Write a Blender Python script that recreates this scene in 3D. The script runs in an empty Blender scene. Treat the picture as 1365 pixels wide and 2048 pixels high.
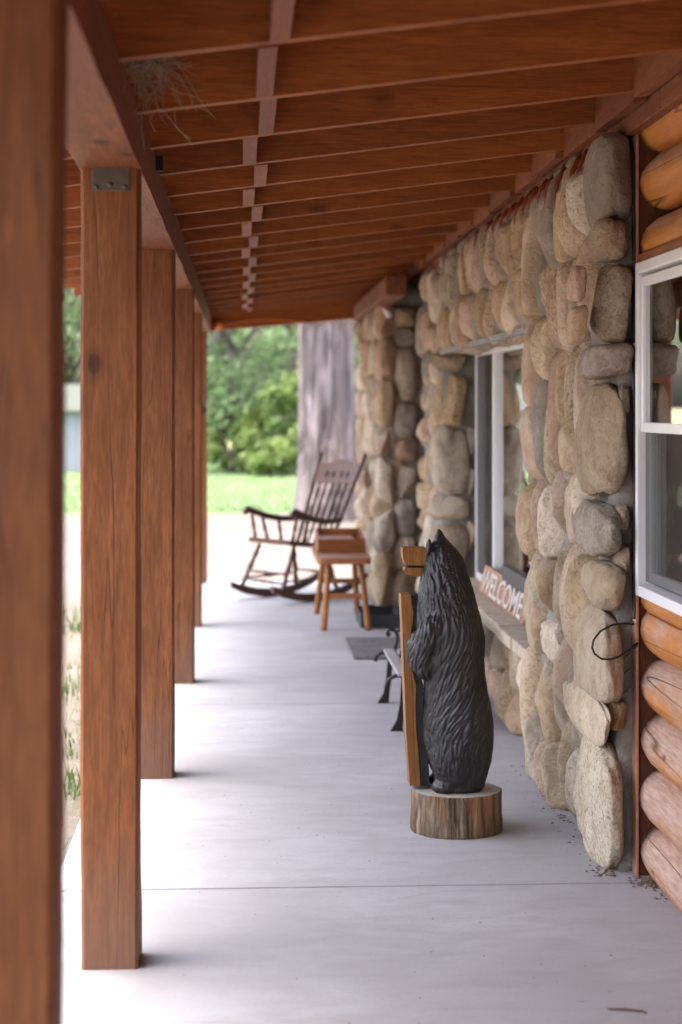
import bpy, bmesh, math, random
import numpy as np
from mathutils import Vector, Matrix, noise as mnoise
from mathutils.geometry import tessellate_polygon

scn = bpy.context.scene
R = math.radians
# ------------------------------------------------------------------ camera
FPX, YAW, CH = 3699.0, R(3.057), 1.45
cam_d = bpy.data.cameras.new('camera'); cam = bpy.data.objects.new('camera', cam_d)
scn.collection.objects.link(cam); scn.camera = cam
cam.location = (0, 0, CH); cam.rotation_euler = (R(90), 0, -YAW)
cam_d.sensor_fit = 'HORIZONTAL'; cam_d.sensor_width = 36.0
cam_d.lens = FPX / 1365.0 * 36.0
cam_d.shift_y = -(1024 - 813) / 1365.0
cam_d.clip_start = 0.05; cam_d.clip_end = 3000
cam_d.dof.use_dof = True; cam_d.dof.focus_distance = 6.0; cam_d.dof.aperture_fstop = 4.0
# ------------------------------------------------------------------ sky, sun, exposure
SUN_EL, SUN_AZ = R(79), R(-100)          # azimuth from +Y towards +X
world = bpy.data.worlds.new('World'); scn.world = world; world.use_nodes = True
wn = world.node_tree.nodes; wl = world.node_tree.links; wn.clear()
sky = wn.new('ShaderNodeTexSky'); sky.sky_type = 'NISHITA'; sky.sun_disc = False
sky.sun_elevation = SUN_EL; sky.sun_rotation = SUN_AZ; sky.air_density = 0.7; sky.dust_density = 7.0; sky.ozone_density = 0.6
bg = wn.new('ShaderNodeBackground'); bg.inputs['Strength'].default_value = 0.15
wo = wn.new('ShaderNodeOutputWorld'); hs = wn.new('ShaderNodeHueSaturation'); hs.inputs['Saturation'].default_value = 0.78; wl.new(sky.outputs[0], hs.inputs['Color']); wl.new(hs.outputs[0], bg.inputs[0]); wl.new(bg.outputs[0], wo.inputs[0])
sl = bpy.data.lights.new('sun', 'SUN'); sl.energy = 0.5; sl.angle = R(36); sl.color = (1.0, 0.97, 0.94)
sun = bpy.data.objects.new('sun', sl); scn.collection.objects.link(sun)
sd = Vector((math.sin(SUN_AZ)*math.cos(SUN_EL), math.cos(SUN_AZ)*math.cos(SUN_EL), math.sin(SUN_EL)))
sun.rotation_euler = sd.to_track_quat('Z', 'Y').to_euler()
scn.view_settings.view_transform = 'Standard'; scn.view_settings.look = 'None'
scn.view_settings.exposure = 3.22; scn.view_settings.gamma = 1.0
scn.cycles.max_bounces = 10; scn.cycles.diffuse_bounces = 6; scn.cycles.transparent_max_bounces = 16
scn.cycles.use_denoising = True; scn.cycles.sample_clamp_indirect = 6.0

rng = random.Random(7)
# ------------------------------------------------------------------ pixel -> place
def ray(px, py):
    u = (px-682.5)/FPX; v = (813-py)/FPX
    return math.sin(YAW)+u*math.cos(YAW), math.cos(YAW)-u*math.sin(YAW), v
def gp(px, py, z=0.0):
    x, y, v = ray(px, py); t = (z-CH)/v; return Vector((x*t, y*t, z))
def onX(px, py, X):
    x, y, v = ray(px, py); t = X/x; return Vector((X, y*t, CH+v*t))
def onY(px, py, Y):
    x, y, v = ray(px, py); t = Y/y; return Vector((x*t, Y, CH+v*t))

# ------------------------------------------------------------------ object helpers
col = scn.collection
def tag(o, label=None, cat=None, group=None, kind=None):
    if label: o['label'] = label
    if cat: o['category'] = cat
    if group: o['group'] = group
    if kind: o['kind'] = kind
    return o
def empty(name, loc=(0, 0, 0), rz=0.0):
    o = bpy.data.objects.new(name, None); col.objects.link(o)
    o.location = loc; o.rotation_euler = (0, 0, rz); o.empty_display_size = .1
    return o
def link(name, me, mat, parent=None):
    o = bpy.data.objects.new(name, me); col.objects.link(o)
    if mat and not me.materials: me.materials.append(mat)
    if parent: o.parent = parent
    return o
class MB:
    def __init__(s): s.v = []; s.f = []; s.sm = []
    def add(s, vs, fs, smooth=False):
        n = len(s.v); s.v += [tuple(p) for p in vs]
        s.f += [tuple(i+n for i in f) for f in fs]; s.sm += [smooth]*len(fs)
        return s
    def box(s, c, d, rot=None, b=0.0):
        hx, hy, hz = d[0]/2, d[1]/2, d[2]/2
        if b <= 0:
            vs = [Vector((x, y, z)) for x in (-hx, hx) for y in (-hy, hy) for z in (-hz, hz)]
            fs = [(0, 1, 3, 2), (4, 6, 7, 5), (0, 4, 5, 1), (2, 3, 7, 6), (0, 2, 6, 4), (1, 5, 7, 3)]
        else:
            bm = bmesh.new(); bmesh.ops.create_cube(bm, size=1)
            for q in bm.verts: q.co = Vector((q.co.x*d[0], q.co.y*d[1], q.co.z*d[2]))
            bmesh.ops.bevel(bm, geom=list(bm.edges), offset=b, segments=2, profile=.6, affect='EDGES')
            bm.verts.index_update(); vs = [q.co.copy() for q in bm.verts]; fs = [tuple(q.index for q in f.verts) for f in bm.faces]; bm.free()
        M = rot if rot else Matrix.Identity(3)
        c = Vector(c)
        return s.add([M @ p + c for p in vs], fs)
    def bb(s, lo, hi, b=0.0):
        lo = Vector(lo); hi = Vector(hi); return s.box((lo+hi)/2, hi-lo, None, b)
    def tube(s, pts, rad, seg=8, cap=True):
        pts = [Vector(p) for p in pts]; n = len(pts)
        if not hasattr(rad, '__len__'): rad = [rad]*n
        rings = []; up = None
        for i, p in enumerate(pts):
            t = (pts[min(i+1, n-1)]-pts[max(i-1, 0)]).normalized()
            if up is None:
                up = Vector((0, 0, 1)) if abs(t.z) < .9 else Vector((1, 0, 0))
            a = (up - t*up.dot(t)).normalized(); b = t.cross(a); up = a
            rings.append([p+(a*math.cos(k*2*math.pi/seg)+b*math.sin(k*2*math.pi/seg))*rad[i] for k in range(seg)])
        vs = [q for r in rings for q in r]; fs = []
        for i in range(n-1):
            for k in range(seg):
                k2 = (k+1) % seg
                fs.append((i*seg+k, i*seg+k2, (i+1)*seg+k2, (i+1)*seg+k))
        if cap: fs += [tuple(range(seg))[::-1], tuple((n-1)*seg+k for k in range(seg))]
        return s.add(vs, fs, True)
    def prism(s, poly, axis, a, b):
        """poly of 2-D points extruded along axis 0/1/2 between a and b"""
        def mk(p, t):
            q = [0, 0, 0]; o = [i for i in range(3) if i != axis]; q[o[0]] = p[0]; q[o[1]] = p[1]; q[axis] = t; return q
        n = len(poly); vs = [mk(p, a) for p in poly]+[mk(p, b) for p in poly]
        fs = [tuple(range(n)), tuple(range(2*n-1, n-1, -1))]+[(i, i+n, (i+1) % n+n, (i+1) % n) for i in range(n)]
        return s.add(vs, fs)
    def mesh(s, name):
        me = bpy.data.meshes.new(name); me.from_pydata(s.v, [], s.f)
        me.polygons.foreach_set('use_smooth', s.sm); me.update()
        bm = bmesh.new(); bm.from_mesh(me); bmesh.ops.recalc_face_normals(bm, faces=bm.faces)
        if max(p[2] for p in s.v)-min(p[2] for p in s.v) < 1e-6:
            for f in bm.faces:
                if f.normal.z < 0: f.normal_flip()
        bm.to_mesh(me); bm.free()
        return me
    def build(s, name, mat, parent=None): return link(name, s.mesh(name), mat, parent)

# ------------------------------------------------------------------ materials
class NT:
    def __init__(s, name):
        s.m = bpy.data.materials.new(name); s.m.use_nodes = True; t = s.m.node_tree; s.n = t.nodes; s.l = t.links
        s.b = s.n['Principled BSDF']; s.out = s.n['Material Output']
    def new(s, t, **k):
        q = s.n.new(t)
        for a, b in k.items(): setattr(q, a, b)
        return q
    def set(s, sock, val):
        if isinstance(val, bpy.types.NodeSocket): s.l.new(val, sock)
        else: sock.default_value = val
    def pos(s, scale=(1, 1, 1), rnd=0.0, local=False):
        g = s.new('ShaderNodeTexCoord').outputs['Object'] if local else s.new('ShaderNodeNewGeometry').outputs['Position']
        mp = s.new('ShaderNodeMapping'); s.l.new(g, mp.inputs[0]); mp.inputs['Scale'].default_value = scale
        if rnd:
            oi = s.new('ShaderNodeObjectInfo'); mu = s.new('ShaderNodeMath', operation='MULTIPLY'); s.l.new(oi.outputs['Random'], mu.inputs[0]); mu.inputs[1].default_value = rnd
            s.l.new(mu.outputs[0], mp.inputs['Location'])
        return mp.outputs[0]
    def noise(s, vec, scale, detail=4, rough=.55, dist=0.0):
        q = s.new('ShaderNodeTexNoise'); s.l.new(vec, q.inputs['Vector']); q.inputs['Scale'].default_value = scale
        q.inputs['Detail'].default_value = detail; q.inputs['Roughness'].default_value = rough; q.inputs['Distortion'].default_value = dist
        return q.outputs['Fac']
    def voro(s, vec, scale, feature='F1'):
        q = s.new('ShaderNodeTexVoronoi', feature=feature); s.l.new(vec, q.inputs['Vector']); q.inputs['Scale'].default_value = scale
        return q.outputs['Distance']
    def ramp(s, fac, stops):
        q = s.new('ShaderNodeValToRGB'); s.l.new(fac, q.inputs[0]); e = q.color_ramp.elements
        while len(e) < len(stops): e.new(.5)
        for i, (p, c) in enumerate(stops):
            e[i].position = p; e[i].color = (c, c, c, 1) if not hasattr(c, '__len__') else (*c, 1)
        return q.outputs[0]
    def mix(s, fac, a, b, mode='MIX'):
        q = s.new('ShaderNodeMix', data_type='RGBA', blend_type=mode)
        s.set(q.inputs[0], fac)
        for i, v in ((6, a), (7, b)):
            if isinstance(v, bpy.types.NodeSocket): s.l.new(v, q.inputs[i])
            else: q.inputs[i].default_value = (*v, 1)
        return q.outputs[2]
    def math(s, op, a, b=0.0):
        q = s.new('ShaderNodeMath', operation=op); s.set(q.inputs[0], a); s.set(q.inputs[1], b); return q.outputs[0]
    def col(s, c):
        if isinstance(c, bpy.types.NodeSocket): s.l.new(c, s.b.inputs['Base Color'])
        else: s.b.inputs['Base Color'].default_value = (*c, 1)
    def rough(s, r): s.set(s.b.inputs['Roughness'], r)
    def bump(s, h, strength=.3, dist=.01):
        q = s.new('ShaderNodeBump'); s.l.new(h, q.inputs['Height']); q.inputs['Strength'].default_value = strength; q.inputs['Distance'].default_value = dist
        s.l.new(q.outputs[0], s.b.inputs['Normal'])

def simple(name, c, rough=.6, metal=0.0, var=.12, scale=20):
    t = NT(name); v = t.noise(t.pos(), scale, 4)
    t.col(t.mix(t.ramp(v, [(.3, 0.0), (.7, 1.0)]), tuple(k*(1-var) for k in c), tuple(min(1, k*(1+var)) for k in c)))
    t.rough(rough); t.b.inputs['Metallic'].default_value = metal; t.bump(v, .1, .002)
    return t.m
def wood(name, light, dark, axis, rough=.62, bump=.35, knots=.9, cracks=.6, rnd=0.0, local=False, spec=.35, tone=.25, foot=False):
    t = NT(name); sc = [1.0, 1.0, 1.0]; sc[axis] = .09; p = t.pos(sc, rnd, local)
    a = t.noise(p, 26, 6, .68, .9); f = t.noise(p, 150, 4, .65, .2)
    p2s = [1.0, 1.0, 1.0]; p2s[axis] = .6; p2 = t.pos(p2s, rnd, local)
    big = t.noise(p2, 2.3, 3, .5)
    c = t.mix(t.ramp(a, [(.36, 0.0), (.64, 1.0)]), dark, light)
    c = t.mix(t.math('MULTIPLY', t.ramp(f, [(.38, 1.0), (.58, 0.0)]), .6), c, tuple(k*.6 for k in dark))
    c = t.mix(t.ramp(big, [(.3, tone*2), (.7, 0.0)]), c, tuple(k*.72 for k in dark), 'MIX')
    h = t.math('ADD', t.math('MULTIPLY', a, .6), t.math('MULTIPLY', f, .4))
    if knots:
        kn = t.voro(p2, 5.6); k = t.ramp(kn, [(.0, knots), (.085, knots*.9), (.115, .35), (.20, 0.0)])
        c = t.mix(k, c, tuple(q*.22 for q in dark))
    if cracks:
        sc3 = [1.0, 1.0, 1.0]; sc3[axis] = .03; p3 = t.pos(sc3, rnd, local)
        cr = t.noise(p3, 17, 2, .5, .3); k = t.ramp(cr, [(.490, 0.0), (.5, cracks), (.510, 0.0)])
        c = t.mix(k, c, tuple(q*.25 for q in dark)); h = t.math('SUBTRACT', h, t.math('MULTIPLY', k, .8))
    oi = t.new('ShaderNodeObjectInfo'); c = t.mix(t.ramp(oi.outputs['Random'], [(.0, 1.0), (1.0, 0.0)]), c, t.mix(1.0, c, (.74, .72, .70), 'MULTIPLY'))
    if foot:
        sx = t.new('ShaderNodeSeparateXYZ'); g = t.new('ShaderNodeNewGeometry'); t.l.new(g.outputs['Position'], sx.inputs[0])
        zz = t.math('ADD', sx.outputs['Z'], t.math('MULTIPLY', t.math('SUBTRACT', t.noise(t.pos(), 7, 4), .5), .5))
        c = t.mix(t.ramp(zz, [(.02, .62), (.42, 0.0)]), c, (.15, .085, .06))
    t.col(c); t.rough(rough); t.bump(h, bump, .004); t.b.inputs['Specular IOR Level'].default_value = spec
    return t.m

M = {}
STL, STD = (.30, .105, .040), (.19, .060, .022)
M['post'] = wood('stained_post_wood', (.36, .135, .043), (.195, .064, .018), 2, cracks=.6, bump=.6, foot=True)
M['raftr'] = wood('stained_rafter_wood', (.45, .135, .026), (.31, .082, .014), 0, cracks=.2, knots=.5, bump=.5)
M['beam'] = wood('stained_beam_wood', (.34, .118, .045), (.21, .064, .022), 1, cracks=.4)
M['block'] = wood('stained_block_wood', (.36, .125, .048), (.25, .078, .028), 1, cracks=.1, knots=.4)
M['deck'] = wood('roof_deck_wood', (.26, .085, .03), (.16, .05, .018), 1, cracks=.1)
M['chair'] = wood('dark_chair_wood', (.16, .075, .04), (.075, .032, .018), 2, rough=.38, knots=0, cracks=0, bump=.1, spec=.5)
M['pine'] = wood('honey_pine_wood', (.50, .205, .048), (.34, .12, .024), 2, rough=.45, knots=.4, cracks=.1, bump=.12)
M['pine_y'] = wood('honey_seat_wood', (.48, .20, .075), (.34, .125, .042), 1, rough=.4, knots=.3, cracks=.1, bump=.12)
M['crate'] = wood('red_crate_wood', (.44, .16, .045), (.28, .085, .024), 0, rough=.5, knots=.3, cracks=.1)
M['plank'] = wood('honey_plank_wood', (.46, .22, .055), (.26, .10, .024), 2, rough=.45, knots=.4, cracks=.8, tone=.6)
M['signw'] = wood('sign_wood', (.52, .27, .14), (.40, .18, .085), 1, rough=.5, knots=.2, cracks=.1)
M['char'] = simple('charred_bark', (.012, .011, .011), .75, scale=60)
M['iron'] = simple('black_iron', (.018, .017, .018), .42, .3, scale=80)
M['blackp'] = simple('black_plastic', (.02, .021, .023), .45, scale=90)
M['cable'] = simple('black_cable_rubber', (.012, .011, .011), .4, scale=90)
M['vinyl'] = simple('white_vinyl', (.78, .77, .77), .35, var=.03, scale=6)
M['steel'] = simple('weathered_steel', (.13, .115, .095), .38, .7, scale=50)
M['copper'] = simple('reddish_trim', (.42, .20, .12), .5, .0, scale=40)
M['white'] = simple('white_paint', (.8, .79, .76), .55, var=.06, scale=60)
M['slate'] = wood('weathered_slat_wood', (.50, .48, .49), (.36, .34, .35), 1, rough=.6, knots=.2, cracks=.4)
M['stonesill'] = simple('grey_tan_slab', (.45, .365, .275), .85, var=.25, scale=30)
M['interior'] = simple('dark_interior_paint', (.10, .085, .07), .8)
M['straw'] = simple('dry_straw', (.33, .24, .15), .8, scale=200)
M['nest'] = simple('nest_mud', (.07, .05, .038), .95, scale=150)
M['drip'] = simple('red_stain_drip', (.22, .045, .012), .45, scale=60)
M['orange'] = simple('orange_plastic', (.75, .25, .03), .5)
M['pale'] = simple('pale_grey_siding', (.24, .25, .28), .6, var=.04, scale=2)
M['shingle'] = simple('grey_green_roofing', (.045, .055, .045), .9)
M['tray'] = simple('dark_rubber', (.025, .027, .03), .6, scale=70)

def mk_concrete():
    t = NT('porch_concrete'); p = t.pos()
    a = t.noise(p, 1.1, 6, .62, .4); f = t.noise(p, 70, 5, .7); s_ = t.noise(t.pos((1, 2.2, 1)), 3.2, 6, .68, .6); k_ = t.noise(p, .8, 4, .6, 1.5)
    c = t.mix(t.ramp(a, [(.32, 0.0), (.68, 1.0)]), (.305, .300, .318), (.41, .405, .428))
    c = t.mix(t.ramp(s_, [(.36, .55), (.56, 0.0)]), c, (.285, .275, .278))
    c = t.mix(t.ramp(f, [(.32, .3), (.48, 0.0)]), c, (.245, .238, .243))
    c = t.mix(t.ramp(k_, [(.38, .35), (.52, 0.0)]), c, (.275, .265, .26))
    sp = t.voro(p, 6.0); c = t.mix(t.ramp(sp, [(.02, .7), (.05, 0.0)]), c, (.16, .14, .125))
    t.col(c); t.rough(t.ramp(a, [(.3, .55), (.7, .75)])); t.bump(t.math('ADD', f, s_), .15, .004); t.b.inputs['Specular IOR Level'].default_value = .35
    return t.m
M['conc'] = mk_concrete()
def mk_stone():
    t = NT('river_stone'); oi = t.new('ShaderNodeObjectInfo'); p = t.pos(rnd=37.0)
    f = t.noise(p, 75, 6, .7); m_ = t.noise(p, 11, 6, .65, .6); g = t.noise(p, 3.6, 4, .55, .4); v = t.voro(p, 42)
    base = oi.outputs['Color']
    c = t.mix(t.ramp(m_, [(.36, .75), (.58, 0.0)]), base, t.mix(1.0, base, (.68, .60, .52), 'MULTIPLY'))
    c = t.mix(t.ramp(g, [(.50, 0.0), (.64, .55)]), c, t.mix(.5, base, (.56, .47, .38)))
    c = t.mix(t.ramp(g, [(.30, .5), (.42, 0.0)]), c, (.24, .20, .17))
    rr = t.math('MULTIPLY', oi.outputs['Random'], .75)
    c = t.mix(t.math('MULTIPLY', t.ramp(f, [(.36, 1.0), (.49, 0.0)]), rr), c, (.12, .095, .075))
    c = t.mix(t.math('MULTIPLY', t.ramp(f, [(.55, 0.0), (.68, .9)]), rr), c, (.64, .55, .45))
    c = t.mix(t.ramp(v, [(.05, .5), (.16, 0.0)]), c, (.15, .12, .10))
    t.col(c); t.rough(.84); t.bump(t.math('ADD', t.math('MULTIPLY', f, .7), t.math('MULTIPLY', m_, 1.9)), .9, .016)
    t.b.inputs['Specular IOR Level'].default_value = .22
    return t.m
M['stone'] = mk_stone()
def mk_mortar():
    t = NT('grey_mortar'); p = t.pos(); f = t.noise(p, 60, 6, .7); a = t.noise(p, 9, 4)
    t.col(t.mix(t.ramp(a, [(.3, 0.0), (.7, 1.0)]), (.20, .184, .16), (.32, .30, .27))); t.rough(.92)
    t.bump(t.math('ADD', f, a), .6, .015); return t.m
M['mortar'] = mk_mortar()
def mk_log():
    t = NT('log_stain'); p = t.pos((1, .07, 1)); a = t.noise(p, 24, 5, .6, .6); f = t.noise(p, 140, 3, .6)
    w = t.noise(t.pos((1, .5, 1)), 5.5, 5, .65, .5)
    c = t.mix(t.ramp(a, [(.3, 0.0), (.7, 1.0)]), (.36, .125, .025), (.56, .225, .05))
    sx = t.new('ShaderNodeSeparateXYZ'); g = t.new('ShaderNodeNewGeometry'); t.l.new(g.outputs['Position'], sx.inputs[0])
    low = t.ramp(t.math('DIVIDE', sx.outputs['Z'], 2.4), [(.10, .22), (.36, .06), (.8, -.08)])
    sn = t.new('ShaderNodeSeparateXYZ'); t.l.new(g.outputs['Normal'], sn.inputs[0])
    wf = t.ramp(t.math('ADD', t.math('ADD', w, low), t.math('MULTIPLY', sn.outputs['Z'], .20)), [(.52, 0.0), (.72, .85)])
    c = t.mix(wf, c, t.mix(t.ramp(f, [(.35, 0.0), (.65, 1.0)]), (.34, .22, .17), (.52, .38, .31)))
    cr = t.noise(t.pos((1, .03, 1)), 9, 1, .4, .1); k = t.ramp(cr, [(.493, 0.0), (.5, .8), (.507, 0.0)])
    c = t.mix(k, c, (.05, .02, .01))
    kn = t.voro(t.pos((1, .45, 1)), 5.0); c = t.mix(t.ramp(kn, [(.03, .8), (.07, 0.0)]), c, (.10, .04, .015))
    t.col(c); t.rough(.62); t.b.inputs['Specular IOR Level'].default_value = .3; t.bump(t.math('SUBTRACT', t.math('ADD', t.math('MULTIPLY', a, .9), t.math('MULTIPLY', w, 1.2)), k), .6, .010); return t.m
M['log'] = mk_log()
M['logtrim'] = wood('dark_corner_trim', (.20, .065, .022), (.12, .035, .012), 2, cracks=.4)
def mk_fur():
    t = NT('bear_black_paint'); p = t.pos((1, 1, .25)); f = t.noise(p, 120, 4, .6); a = t.noise(t.pos(), 5, 3)
    sx = t.new('ShaderNodeNewGeometry')
    c = t.mix(t.ramp(a, [(.35, 0.0), (.65, 1.0)]), (.0095, .0095, .0115), (.022, .0195, .0185))
    c = t.mix(t.ramp(sx.outputs['Pointiness'], [(.51, 0.0), (.58, .6)]), c, (.045, .042, .042))
    t.col(c); t.rough(.42); t.bump(f, .35, .003); t.b.inputs['Specular IOR Level'].default_value = .55; return t.m
M['fur'] = mk_fur()
def mk_bark(name, c1, c2, c3, sc, zs_=.22):
    t = NT(name); p = t.pos((1, 1, zs_)); a = t.noise(p, sc, 6, .65, .8); v = t.voro(p, sc*.8)
    c = t.mix(t.ramp(a, [(.32, 0.0), (.68, 1.0)]), c1, c2)
    c = t.mix(t.ramp(t.noise(t.pos((1, 1, .4)), sc*.25, 3), [(.42, 0.0), (.66, .6)]), c, c3)
    c = t.mix(t.ramp(v, [(.2, .0), (.65, .75)]), c, tuple(k*.5 for k in c1))
    t.col(c); t.rough(.9); t.bump(t.math('ADD', a, v), .8, .02); return t.m
M['stump'] = mk_bark('stump_side', (.09, .055, .03), (.34, .26, .185), (.38, .155, .035), 30)
M['trunk'] = mk_bark('pine_bark', (.095, .078, .078), (.36, .31, .32), (.29, .20, .155), 4.4, .36)
M['twigbark'] = mk_bark('tree_bark', (.09, .075, .06), (.2, .17, .14), (.16, .13, .1), 8)
def mk_stumptop():
    t = NT('stump_end_grain'); p = t.pos(); a = t.noise(p, 40, 5)
    t.col(t.mix(t.ramp(a, [(.3, 0.0), (.7, 1.0)]), (.30, .26, .23), (.46, .41, .37))); t.rough(.8); t.bump(a, .2, .003); return t.m
M['stumptop'] = mk_stumptop()
def mk_glass():
    t = NT('window_glass'); n = t.n; n.remove(t.b)
    tr = n.new('ShaderNodeBsdfTransparent'); tr.inputs[0].default_value = (.9, .93, .92, 1)
    gl = n.new('ShaderNodeBsdfGlossy'); gl.inputs['Roughness'].default_value = .01; gl.inputs[0].default_value = (1, 1, 1, 1)
    fr = n.new('ShaderNodeFresnel'); fr.inputs[0].default_value = 1.5; mx = n.new('ShaderNodeMixShader')
    # two faces of a double-glazed sheet reflect about twice as much
    mu = n.new('ShaderNodeMath'); mu.operation = 'MULTIPLY'; mu.use_clamp = True; mu.inputs[1].default_value = 1.6
    t.l.new(fr.outputs[0], mu.inputs[0]); t.l.new(mu.outputs[0], mx.inputs[0]); t.l.new(tr.outputs[0], mx.inputs[1]); t.l.new(gl.outputs[0], mx.inputs[2]); t.l.new(mx.outputs[0], t.out.inputs[0]); return t.m
M['glass'] = mk_glass()
def mk_screen():
    t = NT('insect_screen'); n = t.n; t.col((.036, .028, .024)); t.rough(.8)
    tr = n.new('ShaderNodeBsdfTransparent'); mx = n.new('ShaderNodeMixShader'); mx.inputs[0].default_value = .34
    t.l.new(tr.outputs[0], mx.inputs[1]); t.l.new(t.b.outputs[0], mx.inputs[2]); t.l.new(mx.outputs[0], t.out.inputs[0]); return t.m
M['screen'] = mk_screen()
def mk_curtain():
    t = NT('taupe_curtain'); a = t.noise(t.pos((1, 1, .05)), 60, 3); t.col(t.mix(a, (.34, .30, .24), (.48, .43, .36))); t.rough(.9); return t.m
M['curtain'] = mk_curtain()
def mk_leaf(name, c1, c2, tl=.45):
    t = NT(name); n = t.n; a = t.noise(t.pos(), .9, 3); b = t.noise(t.pos(), 14, 2)
    c = t.mix(t.ramp(t.math('ADD', t.math('MULTIPLY', a, .6), t.math('MULTIPLY', b, .4)), [(.35, 0.0), (.65, 1.0)]), c1, c2)
    t.col(c); t.rough(.5); tr = n.new('ShaderNodeBsdfTranslucent'); t.l.new(c, tr.inputs[0]); mx = n.new('ShaderNodeMixShader'); mx.inputs[0].default_value = tl
    t.l.new(t.b.outputs[0], mx.inputs[1]); t.l.new(tr.outputs[0], mx.inputs[2]); t.l.new(mx.outputs[0], t.out.inputs[0]); return t.m
M['leaf'] = mk_leaf('cottonwood_leaf', (.12, .185, .085), (.185, .26, .12), .55)
M['leaf2'] = mk_leaf('bush_leaf', (.12, .19, .05), (.22, .28, .08), .5)
M['blade'] = mk_leaf('grass_blade', (.075, .125, .045), (.125, .175, .075), .3)
M['weed'] = mk_leaf('weed_blade', (.055, .105, .025), (.10, .15, .04), .35)
def mk_ground(name, c1, c2, c3, s1, s2):
    t = NT(name); p = t.pos(); a = t.noise(p, s1, 5, .6); f = t.noise(p, s2, 6, .7)
    c = t.mix(t.ramp(a, [(.35, 0.0), (.65, 1.0)]), c1, c2); c = t.mix(t.ramp(f, [(.4, .6), (.6, 0.0)]), c, c3)
    t.col(c); t.rough(1.0); t.b.inputs['Specular IOR Level'].default_value = .04; t.bump(f, .4, .02); return t.m
M['dirt'] = mk_ground('dry_ground', (.13, .112, .096), (.18, .152, .132), (.085, .073, .058), 1.2, 45)
M['sand'] = mk_ground('sandy_gravel', (.115, .097, .089), (.142, .12, .11), (.088, .074, .068), .7, 7)
M['lawn'] = mk_ground('lawn_grass', (.088, .138, .058), (.115, .165, .078), (.07, .11, .045), .5, 10)
M['meadow'] = mk_ground('dry_meadow', (.26, .27, .13), (.36, .34, .2), (.2, .22, .1), .2, 6)
def mk_mat():
    t = NT('doormat_rubber'); p = t.pos(); a = t.noise(p, 9, 4, .6); w = t.voro(p, 28)
    c = t.mix(t.ramp(w, [(.2, 0.0), (.45, 1.0)]), (.05, .05, .053), (.105, .10, .105)); c = t.mix(t.ramp(a, [(.4, 0.0), (.7, .5)]), c, (.17, .165, .165))
    t.col(c); t.rough(.9); t.bump(w, .6, .006); return t.m
M['mat'] = mk_mat()

# ================================================================== SETTING
GZ = -0.12
me = MB().add([(-600, -300, GZ), (600, -300, GZ), (600, 1500, GZ), (-600, 1500, GZ)], [(0, 1, 2, 3)])
tag(me.build('ground', M['dirt']), 'pale dry earth with sparse weeds beside the porch', 'ground', kind='structure')
def patch(name, pts, z, mat, jit=.25, step=.8):
    r = random.Random(3); out = []
    for i in range(len(pts)):
        a = Vector(pts[i]); b = Vector(pts[(i+1) % len(pts)]); n = max(1, min(60, int((b-a).length/step)))
        for k in range(n):
            q = a.lerp(b, k/n); out.append((q.x+r.uniform(-jit, jit), q.y+r.uniform(-jit, jit), z))
    return MB().add(out, [f[::-1] for f in tessellate_polygon([[Vector(q) for q in out]])]).build(name, mat)
tag(patch('driveway', [(-40, 12.5), (-.9, 13.2), (-.75, 15.75), (16, 15.75), (40, 26), (40, 30), (8, 29.5), (0, 27.3), (-4, 26.6), (-40, 23)], GZ+.004, M['sand']), 'pale sandy gravel drive beyond the porch end', 'driveway', kind='structure')
tag(patch('lawn', [(-60, 22), (-4, 26.4), (0, 27.0), (8, 29.2), (60, 33), (60, 62), (-60, 58)], GZ+.008, M['lawn'], .3, 1.0), 'sunlit green lawn past the gravel', 'lawn', kind='structure')
tag(patch('meadow', [(-300, 55), (300, 60), (300, 900), (-300, 900)], GZ+.004, M['meadow'], .5, 9), 'dry pale meadow behind the trees', 'meadow', kind='structure')

# porch floor: poured slabs with sawn joints
pf = empty('porch_floor'); tag(pf, 'pale grey concrete porch floor with straight joints', 'porch floor', kind='structure')
XL, XR = -.57, 1.40
js = [-4.6, -.6, 2.1, 5.575, 9.02, 12.45, 15.47]
for a, b in zip(js[:-1], js[1:]):
    m = MB(); m.box(((XL+XR)/2, (a+b)/2, GZ/2), (XR-XL, b-a-.013, -GZ), None, .004); m.build('slab', M['conc'], pf)

# ================================================================== PORCH ROOF
RZ0, RSL = 2.222, .126          # rafter underside height at x=0, slope
rz = lambda x: RZ0+RSL*x
roof = empty('porch_roof', (0, 0, 0)); tag(roof, 'red brown stained timber porch roof of exposed rafters and blocking', 'roof')
RY = [-4.1, -3.48, -2.86, -2.24, -1.62, -1.0, -.38, .24, .86, 1.48, 2.1, 2.74, 3.36, 3.98, 4.66, 5.30, 5.93, 6.56, 7.16, 7.76, 8.42, 9.02, 9.63, 10.25, 10.86, 11.48, 12.1, 12.72, 13.34, 13.96, 14.58, 15.1]
RT, RD = .044, .16
XE, XW = -.98, 1.30
def skewbox(x0, x1, y0, y1, zlo, zhi, n=1):   # box whose bottom follows the roof slope
    m = MB(); vs = []; k = 0
    for i in range(n+1):
        x = x0+(x1-x0)*i/n
        for y in (y0, y1):
            for z in (zlo, zhi): vs.append((x, y, rz(x)+z))
    fs = [(0, 1, 3, 2), (4*n, 4*n+2, 4*n+3, 4*n+1)]
    for i in range(n):
        a = 4*i; b = a+4
        fs += [(a, b, b+1, a+1), (a+2, a+3, b+3, b+2), (a, a+2, b+2, b), (a+1, b+1, b+3, a+3)]
    return m.add(vs, fs)
for y in RY:
    j = rng.uniform(-.004, .004)
    skewbox(XE, XW, y-RT/2, y+RT/2, j, RD).build('rafter', M['raftr'], roof)
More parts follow.
